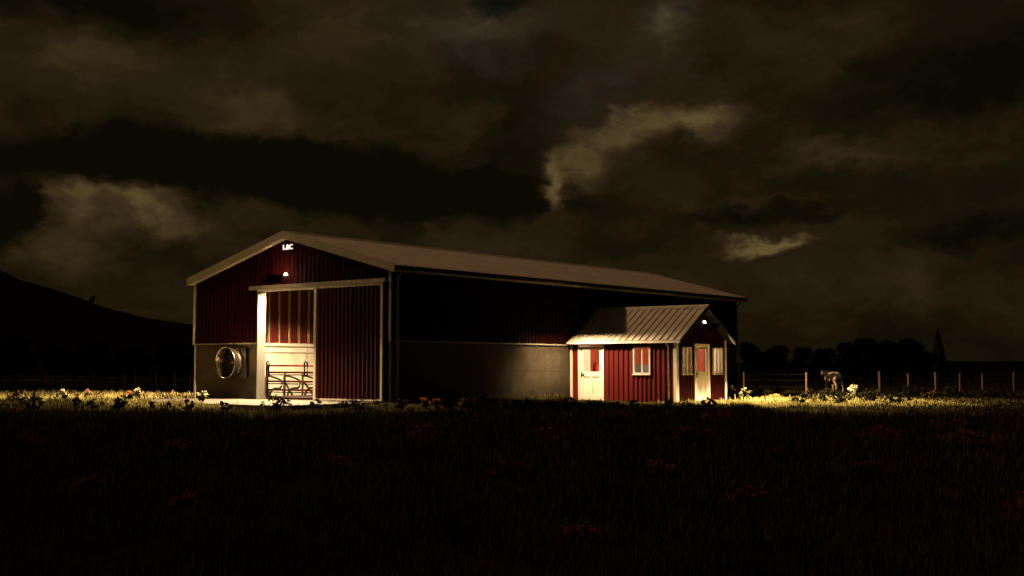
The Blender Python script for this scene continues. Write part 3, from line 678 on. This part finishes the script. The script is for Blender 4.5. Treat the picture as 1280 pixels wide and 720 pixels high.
# ------------------------------------------------------------------ leafy things
def leafcloud(n, centres, size, flat=0.5, seed=0, elong=1.0):
    """n leaf quads scattered through ellipsoids centres [(x,y,z,rx,ry,rz)]"""
    r = np.random.default_rng(seed); C = np.array(centres, dtype=float)
    vol = (C[:, 3] * C[:, 4] * C[:, 5]) ** 0.7; k = r.choice(len(C), n, p=vol / vol.sum())
    v = r.normal(size=(n, 3)); v /= np.linalg.norm(v, axis=1)[:, None]; v *= (r.uniform(0.25, 1, n) ** 0.4)[:, None] * r.uniform(0.85, 1.12, n)[:, None]
    p = C[k, :3] + v * C[k, 3:]
    a = r.normal(size=(n, 3)); a[:, 2] *= flat; a /= np.linalg.norm(a, axis=1)[:, None]
    b = np.cross(a, r.normal(size=(n, 3))); b /= np.linalg.norm(b, axis=1)[:, None]
    s = (size * r.uniform(0.55, 1.3, n))[:, None]
    V = np.stack([p - a * s * elong, p - b * s * 0.5, p + a * s * elong, p + b * s * 0.5], 1).reshape(-1, 3)
    Fq = np.arange(n * 4, dtype=np.int32).reshape(-1, 4); return V, Fq
def make_tree(seed, h, w):
    r = random.Random(seed); cs = []
    for i in range(15):
        a = r.uniform(0, 6.28); t = r.uniform(0.0, 1.0); rad = w * 0.36 * math.sqrt(r.uniform(0, 1)) * (1.1 - 0.75 * t)
        q = w * r.uniform(0.15, 0.25)
        cs.append((rad * math.cos(a), rad * math.sin(a), h * (0.28 + 0.58 * t), q, q, q * r.uniform(0.7, 1.0)))
    V, Fq = leafcloud(5200, cs, 0.3, 0.6, seed)
    tr = MB(); tr.tube([(0, 0, -0.5), (0.05, 0, h * .2), (-0.1, 0.05, h * .45), (0.05, 0, h * .8)], w * 0.045, 8, 0.06)
    for c_ in cs[:9]: tr.tube([(0, 0, h * .25), (c_[0] * .5, c_[1] * .5, c_[2] * .7), (c_[0], c_[1], c_[2])], w * 0.018, 5, 0.03)
    return (V, Fq), tr
protos = []
def place_tree(px, d, h, w, label, group, seedi, z=None, cat='tree', name='deciduous_tree', kind=0):
    p = at(px, d, z); e = empty(name, p, rnd.uniform(0, 6.28), label, cat, group)
    (V, Fq), tr = protos[seedi]
    if kind == 0:
        c1 = bpy.data.objects.new('crown', CROWN[seedi].data); t1 = bpy.data.objects.new('trunk', TRUNK[seedi].data)
    else:
        c1 = bpy.data.objects.new('crown', CONC.data); t1 = bpy.data.objects.new('trunk', CONT.data)
    for o in (c1, t1): COL.objects.link(o); o.parent = e
    e.scale = (w, w, h); return e
CROWN, TRUNK = [], []
for k in range(4):
    protos.append(make_tree(40 + k, 1.0 * 8, 8.0)); (V, Fq), tr = protos[-1]
    V = V / 8.0; tr.v = [v / 8.0 for v in tr.v]
    a = meshobj('crown', V, Fq, M['treeleaf']); b = tr.build('trunk', M['bark']); CROWN.append(a); TRUNK.append(b)
cs = []
for i in range(26):
    t = i / 25; cs.append((0, 0, 0.1 + 0.88 * t, 0.5 * (1 - t) + 0.03, 0.5 * (1 - t) + 0.03, 0.03))
V, Fq = leafcloud(4500, cs, 0.035, 0.3, 5, 1.3); V = np.array(V); V[:, 2] -= 0.12 * np.hypot(V[:, 0], V[:, 1])
CONC = meshobj('crown', V, Fq, M['conleaf']); mb = MB(); mb.tube([(0, 0, -0.02), (0, 0, 0.97)], 0.03, 7, 0.004); CONT = mb.build('trunk', M['bark'])
base_protos = CROWN + TRUNK + [CONC, CONT]
TG = 'dark trees along the far edge of the pasture'
for (px, top, w_, d, lab) in [
    (938, 426, 40, 250, 'round dark tree just right of the far corner of the barn'),
    (968, 429, 46, 290, 'wide dark tree, second one right of the barn'),
    (1003, 434, 34, 300, 'low dark tree right of the wide one, below the skyline gap'),
    (1030, 434, 40, 300, 'dark tree rising behind the black and white cow'),
    (1056, 428, 38, 290, 'dark tree just right of the cow on the skyline'),
    (1080, 423, 46, 280, 'tall dark tree in the middle of the skyline row'),
    (1112, 424, 44, 280, 'broad dark tree third from the right end of the row'),
    (1139, 421, 44, 270, 'tallest dark tree near the right end of the row'),
    (1158, 437, 28, 270, 'small dark tree at the right end of the leafy row')]:
    p = at(px, d); hh = (458 - top) / 1500 * d + EYE - p.z
    place_tree(px, d, hh, w_ / 1500 * d * 1.15, lab, TG, rnd.randrange(4))
p = at(1172, 430); place_tree(1172, 430, (458 - 411) / 1500 * 430 + EYE - p.z, 28 / 1500 * 430, 'lone pointed conifer standing right of the leafy row', None, 0, name='conifer_tree', kind=1)
for i, (px, top, w_, d, lab) in enumerate([(20, 420, 60, 260, 'black tree at the far left edge below the hill'), (70, 428, 50, 250, 'black tree second from the left edge below the hill'), (118, 424, 55, 260, 'black tree third from the left edge below the hill'), (165, 430, 50, 240, 'black tree fourth from the left edge below the hill'), (212, 427, 55, 250, 'black tree just left of the barn below the hill')]):
    p = at(px, d); place_tree(px, d, (458 - top) / 1500 * d + EYE - p.z, w_ / 1500 * d * 1.2, lab, 'black trees below the hill', i % 4)
zz = (458 - 379) / 1500 * 895 + EYE; place_tree(115, 895, 6.5, 5, 'tiny lone tree on the slope of the hill', None, 1, z=zz - 1)
for o in base_protos: bpy.data.objects.remove(o)

# ------------------------------------------------------------------ plants and flowers
def plant(px, ybase, hpx, wpx, kind, label, group=None, dens=1.0, name=None):
    """a plant whose foot is seen at ybase, hpx tall and wpx wide in photo pixels"""
    d = 1.35 * 1500 / (ybase - 458.0)
    for _ in range(4): d = (EYE - Z((px - 640) / 1500 * d, d)) * 1500 / (ybase - 458.0)
    p = at(px, d); h = hpx / 1500 * d; w = wpx / 1500 * d
    fl = {'white': 'fl_white', 'orange': 'fl_orange', 'redfl': 'fl_red', 'pink': 'fl_pink'}.get(kind)
    lf = {'white': 'plantlit', 'orange': 'plantlit', 'redfl': 'plantdark', 'pink': 'plantlit', 'dark': 'plantdark', 'pale': 'plantpale', 'russet': 'plantred', 'lit': 'plantlit'}[kind]
    nm = name or ('flowering_plant' if fl else 'leafy_plant')
    e = empty(nm, p, 0, label, 'flower' if fl else 'shrub', group)
    sd = int(px * 7 + ybase); r = random.Random(sd); st = MB(); heads = []
    n = max(5, int(wpx / 3.2))
    for i in range(n):
        x = r.uniform(-.5, .5) * w; y = r.uniform(-.3, .3) * w; hh = h * r.uniform(0.6, 1.0) * (1 - 0.5 * (abs(x) / (w * .5 + 1e-6)) ** 2)
        st.tube([(x * .35, y * .35, -0.03), (x * .7, y * .7, hh * .55), (x, y, hh)], 0.006, 4, 0.003, False); heads.append((x, y, hh))
    st.build('stem', M['plantdark' if kind == 'dark' else 'plantpale'], e)
    ls = max(0.028, 2.0 / 1500 * d)
    cen = [(x * t, y * t, hh * t, .22 * w / max(1, n ** .4), .2 * w / max(1, n ** .4), h * .16) for (x, y, hh) in heads for t in (0.45, 0.8 if fl else 0.95)]
    V, Fq = leafcloud(int((70 + 16 * n) * dens), cen, ls, 0.6, sd, 1.2)
    meshobj('leaves', V, Fq, M[lf], e)
    if fl:
        cen = [(x, y, hh, ls * 1.5, ls * 1.5, ls * 1.1) for (x, y, hh) in heads]
        V, Fq = leafcloud(int(12 * n * dens), cen, ls * 0.75, 0.8, sd + 1, 0.8); meshobj('blossom', V, Fq, M[fl], e)
    return e
for a in [
    (12, 503, 10, 26, 'orange', 'low orange flowers at the far left edge of the lit grass'),
    (34, 504, 17, 42, 'pale', 'pale leafy shrub near the far left edge beside the orange flowers'),
    (82, 501, 15, 17, 'white', 'cream flowers on a low clump in the lit grass, far left'),
    (110, 499, 14, 14, 'pink', 'dusky pink flowers behind the lit grass strip on the left'),
    (163, 500, 11, 22, 'orange', 'orange flowers in the grass left of the barn, beside cream ones'),
    (174, 500, 18, 12, 'white', 'tall narrow cream flower spike left of the barn'),
    (253, 503, 16, 17, 'white', 'cream flower clump at the left front corner of the barn'),
    (98, 513, 20, 12, 'dark', 'narrow dark plant standing against the lit grass on the left'),
    (120, 513, 16, 24, 'dark', 'dark leafy plant with drooping leaves beside the narrow one on the left'),
    (192, 513, 15, 5, 'dark', 'thin dark spike against the lit grass, left of the barn'),
    (213, 512, 11, 5, 'dark', 'shorter thin dark spike nearest the left barn corner'),
    (345, 515, 21, 46, 'dark', 'dark rounded leaves on thin stems in front of the open barn door'),
    (355, 514, 15, 9, 'dark', 'narrow dark plant in front of the barn gate'),
    (455, 515, 18, 66, 'dark', 'wide dark shrub in front of the sliding door panel'),
    (531, 507, 17, 13, 'orange', 'orange lily clump right of the near barn corner, first of the row'),
    (545, 507, 16, 10, 'orange', 'small orange lily clump, second right of the near barn corner'),
    (582, 507, 15, 13, 'orange', 'orange lily clump left of the wide dark shrub by the barn side'),
    (599, 507, 17, 9, 'orange', 'orange lily behind the dark shrub by the barn side'),
    (631, 507, 15, 12, 'orange', 'orange lily clump left of the lit patch by the shed'),
    (604, 514, 20, 50, 'dark', 'wide dark shrub in front of the unlit barn side wall'),
    (702, 513, 19, 48, 'dark', 'dark shrub at the left front corner of the shed'),
    (831, 512, 14, 22, 'dark', 'thin dark plant in front of the right corner of the shed'),
    (911, 500, 19, 14, 'white', 'cream flower clump at the right corner of the shed'),
    (932, 501, 19, 20, 'pale', 'pale leafy shrub right of the cream flowers by the shed'),
    (947, 495, 13, 12, 'white', 'small cream flowers beside the barn end downpipe'),
    (968, 494, 14, 18, 'pale', 'faint leafy plant in the grass between the shed and the first post'),
    (968, 499, 6, 14, 'orange', 'low orange flowers in the lit grass right of the shed'),
    (1022, 504, 20, 42, 'dark', 'dark shrub in the lit grass in front of the cow'),
    (1066, 501, 19, 22, 'white', 'cream umbrella flowers just right of the cow'),
    (1086, 504, 19, 40, 'dark', 'dark shrub right of the cow and the cream flowers'),
    (1138, 495, 15, 26, 'lit', 'green shrub by the fence, right of the second thick post'),
    (1150, 499, 7, 16, 'pink', 'low dusky pink flowers in the grass before the fence on the right'),
    (1163, 499, 11, 10, 'orange', 'orange flower at the foot of a fence post on the right'),
    (1192, 495, 14, 26, 'lit', 'green shrub between fence posts toward the right edge'),
    (1240, 498, 14, 32, 'pale', 'faint leafy plant by the fence near the right edge'),
    (118, 548, 22, 62, 'pale', 'pale-leaved low plant in the dark meadow below the left lit grass'),
    (76, 545, 22, 14, 'pale', 'small pale-leaved plant near the left in the dark meadow'),
    (225, 568, 22, 34, 'russet', 'russet plant in the dark meadow below the left barn corner'),
    (532, 555, 26, 46, 'russet', 'russet leafy plant in the dark meadow below the orange lilies'),
    (588, 533, 18, 50, 'pale', 'pale-leaved plant in the dark meadow left of centre'),
    (688, 556, 28, 44, 'russet', 'russet leafy plant in the dark meadow below the shed'),
    (706, 532, 16, 44, 'pale', 'pale-leaved plant in the dark meadow in front of the shed'),
    (762, 532, 20, 50, 'redfl', 'dull red plant in the dark meadow below the shed door'),
    (868, 560, 28, 70, 'redfl', 'dull red low plant in the dark meadow below the shed gable'),
    (1020, 535, 22, 62, 'redfl', 'dull red flowers in the dark meadow below the cow'),
    (965, 578, 18, 40, 'redfl', 'small red flowers low in the dark meadow right of centre'),
    (1140, 530, 20, 60, 'redfl', 'dull red flowers in the dark meadow below the fence'),
    (1212, 562, 28, 90, 'russet', 'wide russet plant in the dark meadow near the right edge'),
    (1190, 540, 18, 60, 'russet', 'russet plant behind the wide one near the right edge'),
    (240, 640, 26, 46, 'redfl', 'red flowers in the dark foreground at the left'),
    (378, 712, 34, 56, 'redfl', 'red flowers at the bottom edge left of centre'),
    (1268, 660, 44, 50, 'russet', 'russet plant in the foreground at the right edge')]:
    plant(*a)

EX = [(46, 514, 19, 26), (146, 514, 20, 30), (236, 514, 15, 20), (282, 514, 13, 16), (398, 514, 15, 22), (500, 513, 17, 30), (560, 513, 15, 26), (655, 513, 15, 24), (742, 512, 13, 20), (792, 511, 11, 18), (884, 510, 14, 20), (1000, 506, 14, 22), (1050, 505, 16, 26), (1120, 505, 14, 30)]
for k, (px, yb, hp_, wp_) in enumerate(EX):
    wh = ['at the far left of the lit grass', 'between two dark spikes on the left', 'just left of the cream flower clump by the barn', 'below the exhaust fan', 'right of the open doorway', 'below the near barn corner', 'between the orange lilies and the wide shrub', 'in front of the lit side wall', 'below the front door of the shed', 'below the front window of the shed', 'below the gable door of the shed', 'left of the shrub before the cow', 'right below the cow', 'right of the last shrub by the cow'][k]
    plant(px, yb, hp_, wp_, 'dark', 'dark weed silhouette ' + wh, dens=1.3, name='weed')
EX2 = [(310, 560, 22, 40, 'redfl', 'below the barn door'), (420, 590, 26, 40, 'russet', 'below the sliding door panel'), (500, 545, 18, 34, 'redfl', 'just below the barn corner'), (640, 600, 26, 50, 'redfl', 'at the centre of the foreground'), (820, 600, 30, 50, 'russet', 'right of centre in the foreground'), (900, 530, 18, 50, 'russet', 'just below the shed gable'), (930, 640, 34, 60, 'redfl', 'low and right of centre'), (1080, 600, 28, 60, 'redfl', 'between the cow and the bottom edge'), (1100, 552, 20, 60, 'russet', 'below the second thick fence post'), (720, 690, 36, 60, 'redfl', 'at the bottom edge right of centre'), (120, 620, 28, 50, 'redfl', 'at the lower left'), (40, 560, 20, 40, 'russet', 'near the left edge')]
for px, yb, hp_, wp_, kd, wh in EX2:
    plant(px, yb, hp_, wp_, kd, ('faint red flowering weed in the dark meadow, ' if kd == 'redfl' else 'faint russet weed in the dark meadow, ') + wh, name='weed')

# ------------------------------------------------------------------ fences
def fence(name, posts, label, hs, wires, d0=77, r=0.05, m_='post', offs=None):
    pts = [at(px, d) for px, d in posts]; e = empty(name, pts[0], 0, label, 'fence'); o = pts[0]
    for i, p in enumerate(pts):
        c = MB(); q = p - o; h = hs[i % len(hs)]; lx = rnd.uniform(-.03, .03); rr = r * rnd.uniform(.85, 1.15)
        c.tube([(q.x, q.y, q.z - .3), (q.x + lx * .5, q.y, q.z + h * .5), (q.x + lx, q.y, q.z + h)], rr, 8, rr * .9)
        for w_ in wires: c.tube([(q.x + lx * .5 - 0.01, q.y - .01, q.z + w_ - 0.01), (q.x + lx * .5, q.y, q.z + w_ + 0.01)], rr * 1.12, 8)
        c.build('post', M[m_], e)
    for w_ in wires:
        c = MB(); c.tube([(p.x - o.x, p.y - o.y, p.z - o.z + w_ + (0.0)) for p in pts], 0.008, 4, None, False); c.build('wire', M['wire'], e)
fence('wire_fence', [(880, 78), (929, 78), (1007, 70), (1098, 76), (1134, 77), (1168, 78), (1198, 79), (1226, 80), (1265, 80), (1310, 80), (1350, 81)], 'wire fence on timber posts across the pasture right of the barn', [1.2, 1.27, 1.22, 1.3, 1.16, 1.25, 1.19], (0.35, 0.75, 1.1), r=0.065)
fence('wire_fence', [(-60, 96), (0, 95), (60, 94), (118, 92), (157, 86), (171, 86), (197, 87), (221, 87), (239, 88), (262, 88)], 'wire fence on thin timber posts left of the barn', [1.1], (0.5, 0.85), r=0.04)

# ------------------------------------------------------------------ cow
def cowmat():
    m, nt, b = newmat('black and white hide'); N, L = nt.nodes.new, nt.links.new
    tc = N('ShaderNodeTexCoord'); no = N('ShaderNodeTexNoise'); no.inputs['Scale'].default_value = 2.1; no.inputs['Detail'].default_value = 1.5
    mp = N('ShaderNodeMapping'); mp.inputs['Location'].default_value = (0.35, 2.2, 0.1); L(tc.outputs['Object'], mp.inputs[0]); L(mp.outputs[0], no.inputs['Vector'])
    sx = N('ShaderNodeSeparateXYZ'); L(tc.outputs['Object'], sx.inputs[0])
    lg = N('ShaderNodeMapRange'); lg.inputs[1].default_value = 0.72; lg.inputs[2].default_value = 0.35; lg.inputs[3].default_value = 0; lg.inputs[4].default_value = 0.16; L(sx.outputs[2], lg.inputs[0])
    ad = N('ShaderNodeMath'); L(no.outputs['Fac'], ad.inputs[0]); L(lg.outputs[0], ad.inputs[1])
    cr = N('ShaderNodeValToRGB'); c = cr.color_ramp; c.elements[0].position = 0.555; c.elements[1].position = 0.58
    c.elements[0].color = (0.008, 0.007, 0.006, 1); c.elements[1].color = (0.6, 0.42, 0.28, 1)
    L(ad.outputs[0], cr.inputs[0]); L(cr.outputs[0], b.inputs['Base Color']); b.inputs['Roughness'].default_value = 0.85
    return m
def cow(px, d, face, s, label):
    p = at(px, d); e = empty('cow', p, face, label, 'cow'); e.scale = (s, s * 1.3, s)
    vs, es, rs = [], [], []
    def chain(pts, start=None):
        prev = start
        for (x, y, z, r_) in pts:
            vs.append((x, y, z)); rs.append(r_); i = len(vs) - 1
            if prev is not None: es.append((prev, i))
            prev = i
        return prev
    chain([(-.72, 0, 1.16, .25), (-.35, 0, 1.1, .33), (.05, 0, 1.06, .37), (.42, 0, 1.1, .33), (.72, 0, 1.18, .24), (.98, 0, 1.3, .17), (1.2, 0, 1.42, .15), (1.38, 0, 1.33, .12), (1.6, 0, 1.15, .085)])
    for s_ in (-1, 1):
        chain([(-.66, .18 * s_, .98, .17), (-.56, .22 * s_, .78, .12), (-.76, .2 * s_, .5, .06), (-.72, .2 * s_, .14, .045), (-.66, .2 * s_, .03, .055)], 0)
        chain([(.46, .17 * s_, .9, .14), (.5, .19 * s_, .7, .09), (.5, .19 * s_, .42, .06), (.49, .19 * s_, .13, .043), (.54, .19 * s_, .03, .055)], 3)
        chain([(1.16, .16 * s_, 1.5, .035), (1.12, .28 * s_, 1.48, .03)], 6)
    chain([(-.98, 0, 1.26, .035), (-1.03, 0, .95, .022), (-1.02, 0, .62, .022), (-1.03, 0, .48, .045)], 0)
    me = bpy.data.meshes.new('body'); me.from_pydata(vs, es, []); me.update()
    me.materials.append(cowmat())
    ob = bpy.data.objects.new('body', me); COL.objects.link(ob); ob.parent = e
    sk = ob.modifiers.new('s', 'SKIN'); sk.use_smooth_shade = True
    me2 = ob.data
    if not me2.skin_vertices:
        bm = bmesh.new(); bm.from_mesh(me2); bm.verts.layers.skin.verify(); bm.to_mesh(me2); bm.free()
    for i, sv in enumerate(me2.skin_vertices[0].data): sv.radius = (rs[i], rs[i]); sv.use_root = (i == 2)
    ob.modifiers.new('u', 'SUBSURF').levels = 1; ob.modifiers['u'].render_levels = 2
    u = MB(); seg, ring = 12, 8; V = []
    for j in range(ring + 1):
        t = math.pi * j / ring
        for k in range(seg): V.append((-.42 + .2 * math.sin(t) * math.cos(6.283 * k / seg), .15 * math.sin(t) * math.sin(6.283 * k / seg), .7 + .15 * math.cos(t)))
    u.add(V, [(j * seg + k, j * seg + (k + 1) % seg, (j + 1) * seg + (k + 1) % seg, (j + 1) * seg + k) for j in range(ring) for k in range(seg)])
    for a, b in ((-.5, .06), (-.5, -.06), (-.36, .06), (-.36, -.06)): u.tube([(a, b, .6), (a, b, .5)], 0.022, 6)
    u.build('udder', mat('pink udder skin', (0.5, 0.25, 0.18), 0.7), e, smooth=True)
cow(1041, 74, R(106), 0.9, 'black and white cow standing behind the fence line, turned away to the left')

# ------------------------------------------------------------------ moonlight and sky
sd = (XA * -1.0 + YA * -0.6 + Vector((0, 0, 1.0))).normalized()     # towards the light
l = bpy.data.lights.new('moon', 'SUN'); l.energy = 0.85; l.angle = R(1.5); l.color = (1.0, 0.58, 0.29)
o = bpy.data.objects.new('moon', l); COL.objects.link(o); o.rotation_euler = sd.to_track_quat('Z', 'Y').to_euler(); o.location = (0, 0, 60)
w = bpy.data.worlds.new('World'); SC.world = w; w.use_nodes = True; nt = w.node_tree; N, L = nt.nodes.new, nt.links.new
bg = nt.nodes['Background']
sky = N('ShaderNodeTexSky'); sky.sky_type = 'NISHITA'; sky.sun_disc = False; sky.sun_elevation = math.asin(sd.z); sky.sun_rotation = math.atan2(sd.x, sd.y)
tc = N('ShaderNodeTexCoord'); sp = N('ShaderNodeSeparateXYZ'); L(tc.outputs['Generated'], sp.inputs[0])
def Mth(op, a, b=None, c=None, clamp=False):
    n = N('ShaderNodeMath'); n.operation = op; n.use_clamp = clamp
    for i, v in enumerate((a, b, c)):
        if v is None: continue
        if isinstance(v, (int, float)): n.inputs[i].default_value = v
        else: L(v, n.inputs[i])
    return n.outputs[0]
az = Mth('ARCTAN2', sp.outputs[0], sp.outputs[1]); el = Mth('ARCSINE', sp.outputs[2])
cv = N('ShaderNodeCombineXYZ'); L(az, cv.inputs[0]); L(el, cv.inputs[1])
def noise(scale, vecscale, detail=6, rough=0.55, loc=(0, 0, 0), src=None):
    mp = N('ShaderNodeMapping'); mp.inputs['Scale'].default_value = vecscale; mp.inputs['Location'].default_value = loc; L(src or cv.outputs[0], mp.inputs[0])
    n = N('ShaderNodeTexNoise'); n.inputs['Scale'].default_value = scale; n.inputs['Detail'].default_value = detail; n.inputs['Roughness'].default_value = rough
    L(mp.outputs[0], n.inputs['Vector']); return n
wn_ = noise(9, (1, 1.6, 1), 5, 0.6, (3, 1, 0))
ws_ = N('ShaderNodeVectorMath'); ws_.operation = 'SUBTRACT'; L(wn_.outputs['Color'], ws_.inputs[0]); ws_.inputs[1].default_value = (0.5, 0.5, 0.5)
wm = N('ShaderNodeVectorMath'); wm.operation = 'MULTIPLY'; L(ws_.outputs[0], wm.inputs[0]); wm.inputs[1].default_value = (0.13, 0.07, 0)
wa_ = N('ShaderNodeVectorMath'); L(cv.outputs[0], wa_.inputs[0]); L(wm.outputs[0], wa_.inputs[1])
wn2 = noise(34, (1, 1.4, 1), 4, 0.6, (8, 4, 0))
w2 = N('ShaderNodeVectorMath'); w2.operation = 'SUBTRACT'; L(wn2.outputs['Color'], w2.inputs[0]); w2.inputs[1].default_value = (0.5, 0.5, 0.5)
w3 = N('ShaderNodeVectorMath'); w3.operation = 'MULTIPLY'; L(w2.outputs[0], w3.inputs[0]); w3.inputs[1].default_value = (0.035, 0.03, 0)
w4 = N('ShaderNodeVectorMath'); L(wa_.outputs[0], w4.inputs[0]); L(w3.outputs[0], w4.inputs[1])
warp = w4.outputs[0]
n1 = noise(7, (1, 2.0, 1), 8, 0.58, (0.7, 0.2, 0), warp); n2 = noise(22, (1, 1.7, 1), 6, 0.6, (5, 2, 0), warp)
base = Mth('MULTIPLY_ADD', Mth('SUBTRACT', n1.outputs['Fac'], 0.5), 0.9, 0.34)
base = Mth('MULTIPLY_ADD', Mth('SUBTRACT', n2.outputs['Fac'], 0.5), 0.28, base)
def blob(px, py, rx, ry, rot, amp, soft=0.0):
    a = math.atan((px - 640) / 1500.0); e_ = math.atan((458 - py) / 1500.0)
    mp = N('ShaderNodeMapping'); mp.vector_type = 'TEXTURE'
    mp.inputs['Location'].default_value = (a, e_, 0); mp.inputs['Rotation'].default_value = (0, 0, R(rot)); mp.inputs['Scale'].default_value = (rx / 1500.0, ry / 1500.0, 1)
    L(warp, mp.inputs[0]); ln = N('ShaderNodeVectorMath'); ln.operation = 'LENGTH'; L(mp.outputs[0], ln.inputs[0])
    mr = N('ShaderNodeMapRange'); mr.interpolation_type = 'SMOOTHSTEP'; mr.inputs[1].default_value = 1.0; mr.inputs[2].default_value = soft; mr.inputs[3].default_value = 0; mr.inputs[4].default_value = amp
    L(ln.outputs['Value'], mr.inputs[0]); return mr.outputs[0]
tot = 0.0
n3 = noise(15, (1, 1.5, 1), 7, 0.62, (2, 9, 0), warp)
for b_ in [(150, 268, 185, 44, -17, 0.78, 0.0), (90, 300, 80, 60, -60, 0.35, 0.0), (690, 228, 80, 26, 55, 0.55, 0.0), (745, 188, 100, 36, 38, 0.55, 0.0), (810, 152, 120, 34, 10, 0.5, 0.0), (780, 200, 90, 40, 20, 0.25, 0.0), (690, 240, 40, 25, 50, 0.4, 0.1), (890, 150, 95, 38, -5, 0.6, 0), (965, 309, 75, 18, 2, 1.0, 0.0), (590, 35, 120, 40, 0, 0.3, 0), (850, 20, 70, 40, 60, 0.3, 0), (110, 95, 130, 42, 8, 0.3, 0), (300, 145, 130, 45, 5, 0.25, 0),
    (1060, 205, 120, 26, 0, 0.28, 0), (450, 55, 200, 70, 0, 0.18, 0), (950, 50, 200, 60, 0, 0.12, 0), (850, 230, 90, 40, 10, 0.12, 0),
    (180, 215, 330, 56, 0, -0.6, 0.3), (450, 225, 260, 66, -2, -0.65, 0.3), (600, 245, 150, 50, 5, -0.55, 0.1), (650, 170, 60, 70, 20, -0.3, 0), (1180, 120, 190, 66, 8, -0.5, 0), (930, 272, 150, 20, 5, -0.4, 0), (90, 15, 170, 45, 0, -0.5, 0.1), (620, 2, 70, 22, 0, -0.6, 0), (1200, 300, 170, 26, 0, -0.35, 0), (8, 285, 50, 45, 0, -0.5, 0.2), (210, 320, 120, 34, 0, -0.2, 0), (1150, 420, 500, 45, 0, -0.15, 0)]:
    tot = Mth('ADD', tot, blob(*b_))
cr = N('ShaderNodeValToRGB'); c = cr.color_ramp
c.elements[0].position = 0.0; c.elements[0].color = (0.0032, 0.0024, 0.0006, 1); c.elements[1].position = 1.0; c.elements[1].color = (0.112, 0.078, 0.027, 1)
for p_, col in ((0.22, (0.0085, 0.006, 0.0018, 1)), (0.42, (0.0215, 0.0128, 0.0050, 1)), (0.65, (0.045, 0.0295, 0.0115, 1))):
    e_ = c.elements.new(p_); e_.color = col
tot = Mth('MULTIPLY', tot, Mth('MULTIPLY_ADD', Mth('SUBTRACT', n3.outputs['Fac'], 0.5), 2.0, 0.9))
tot = Mth('MULTIPLY', Mth('ADD', tot, base), 0.86)
L(tot, cr.inputs[0])
mixs = N('ShaderNodeMix'); mixs.data_type = 'RGBA'; mixs.blend_type = 'ADD'; mixs.inputs['Factor'].default_value = 1.0
sk = N('ShaderNodeMix'); sk.data_type = 'RGBA'; sk.blend_type = 'MULTIPLY'; sk.inputs['Factor'].default_value = 1.0
L(sky.outputs[0], sk.inputs['A']); sk.inputs['B'].default_value = (0.0002, 0.00013, 0.00007, 1)
L(cr.outputs[0], mixs.inputs['A']); L(sk.outputs['Result'], mixs.inputs['B'])
tl = Mth('ADD', Mth('ADD', blob(590, 35, 150, 60, 0, 1.0), blob(850, 20, 90, 60, 50, 1.0)), blob(760, 110, 120, 60, 30, 0.6))
tl = Mth('MULTIPLY', tl, Mth('MULTIPLY_ADD', n3.outputs['Fac'], 2.0, -0.5, clamp=True))
tm = N('ShaderNodeMix'); tm.data_type = 'RGBA'; tm.blend_type = 'ADD'; L(tl, tm.inputs['Factor']); L(mixs.outputs['Result'], tm.inputs['A']); tm.inputs['B'].default_value = (0.002, 0.0095, 0.0105, 1)
L(tm.outputs['Result'], bg.inputs[0]); bg.inputs[1].default_value = 1.0

# ------------------------------------------------------------------ camera and render settings
cd = bpy.data.cameras.new('camera'); co = bpy.data.objects.new('camera', cd); COL.objects.link(co)
cd.lens = F; cd.sensor_width = 36; cd.clip_end = 6000; cd.clip_start = 0.1
co.location = (0, 0, EYE); co.rotation_euler = (math.pi / 2 + math.atan(98 / 1500), 0, 0)
SC.camera = co
SC.view_settings.view_transform = 'Standard'; SC.view_settings.look = 'None'; SC.view_settings.exposure = 0
SC.render.engine = 'CYCLES'; SC.render.resolution_x = 1024; SC.render.resolution_y = 576
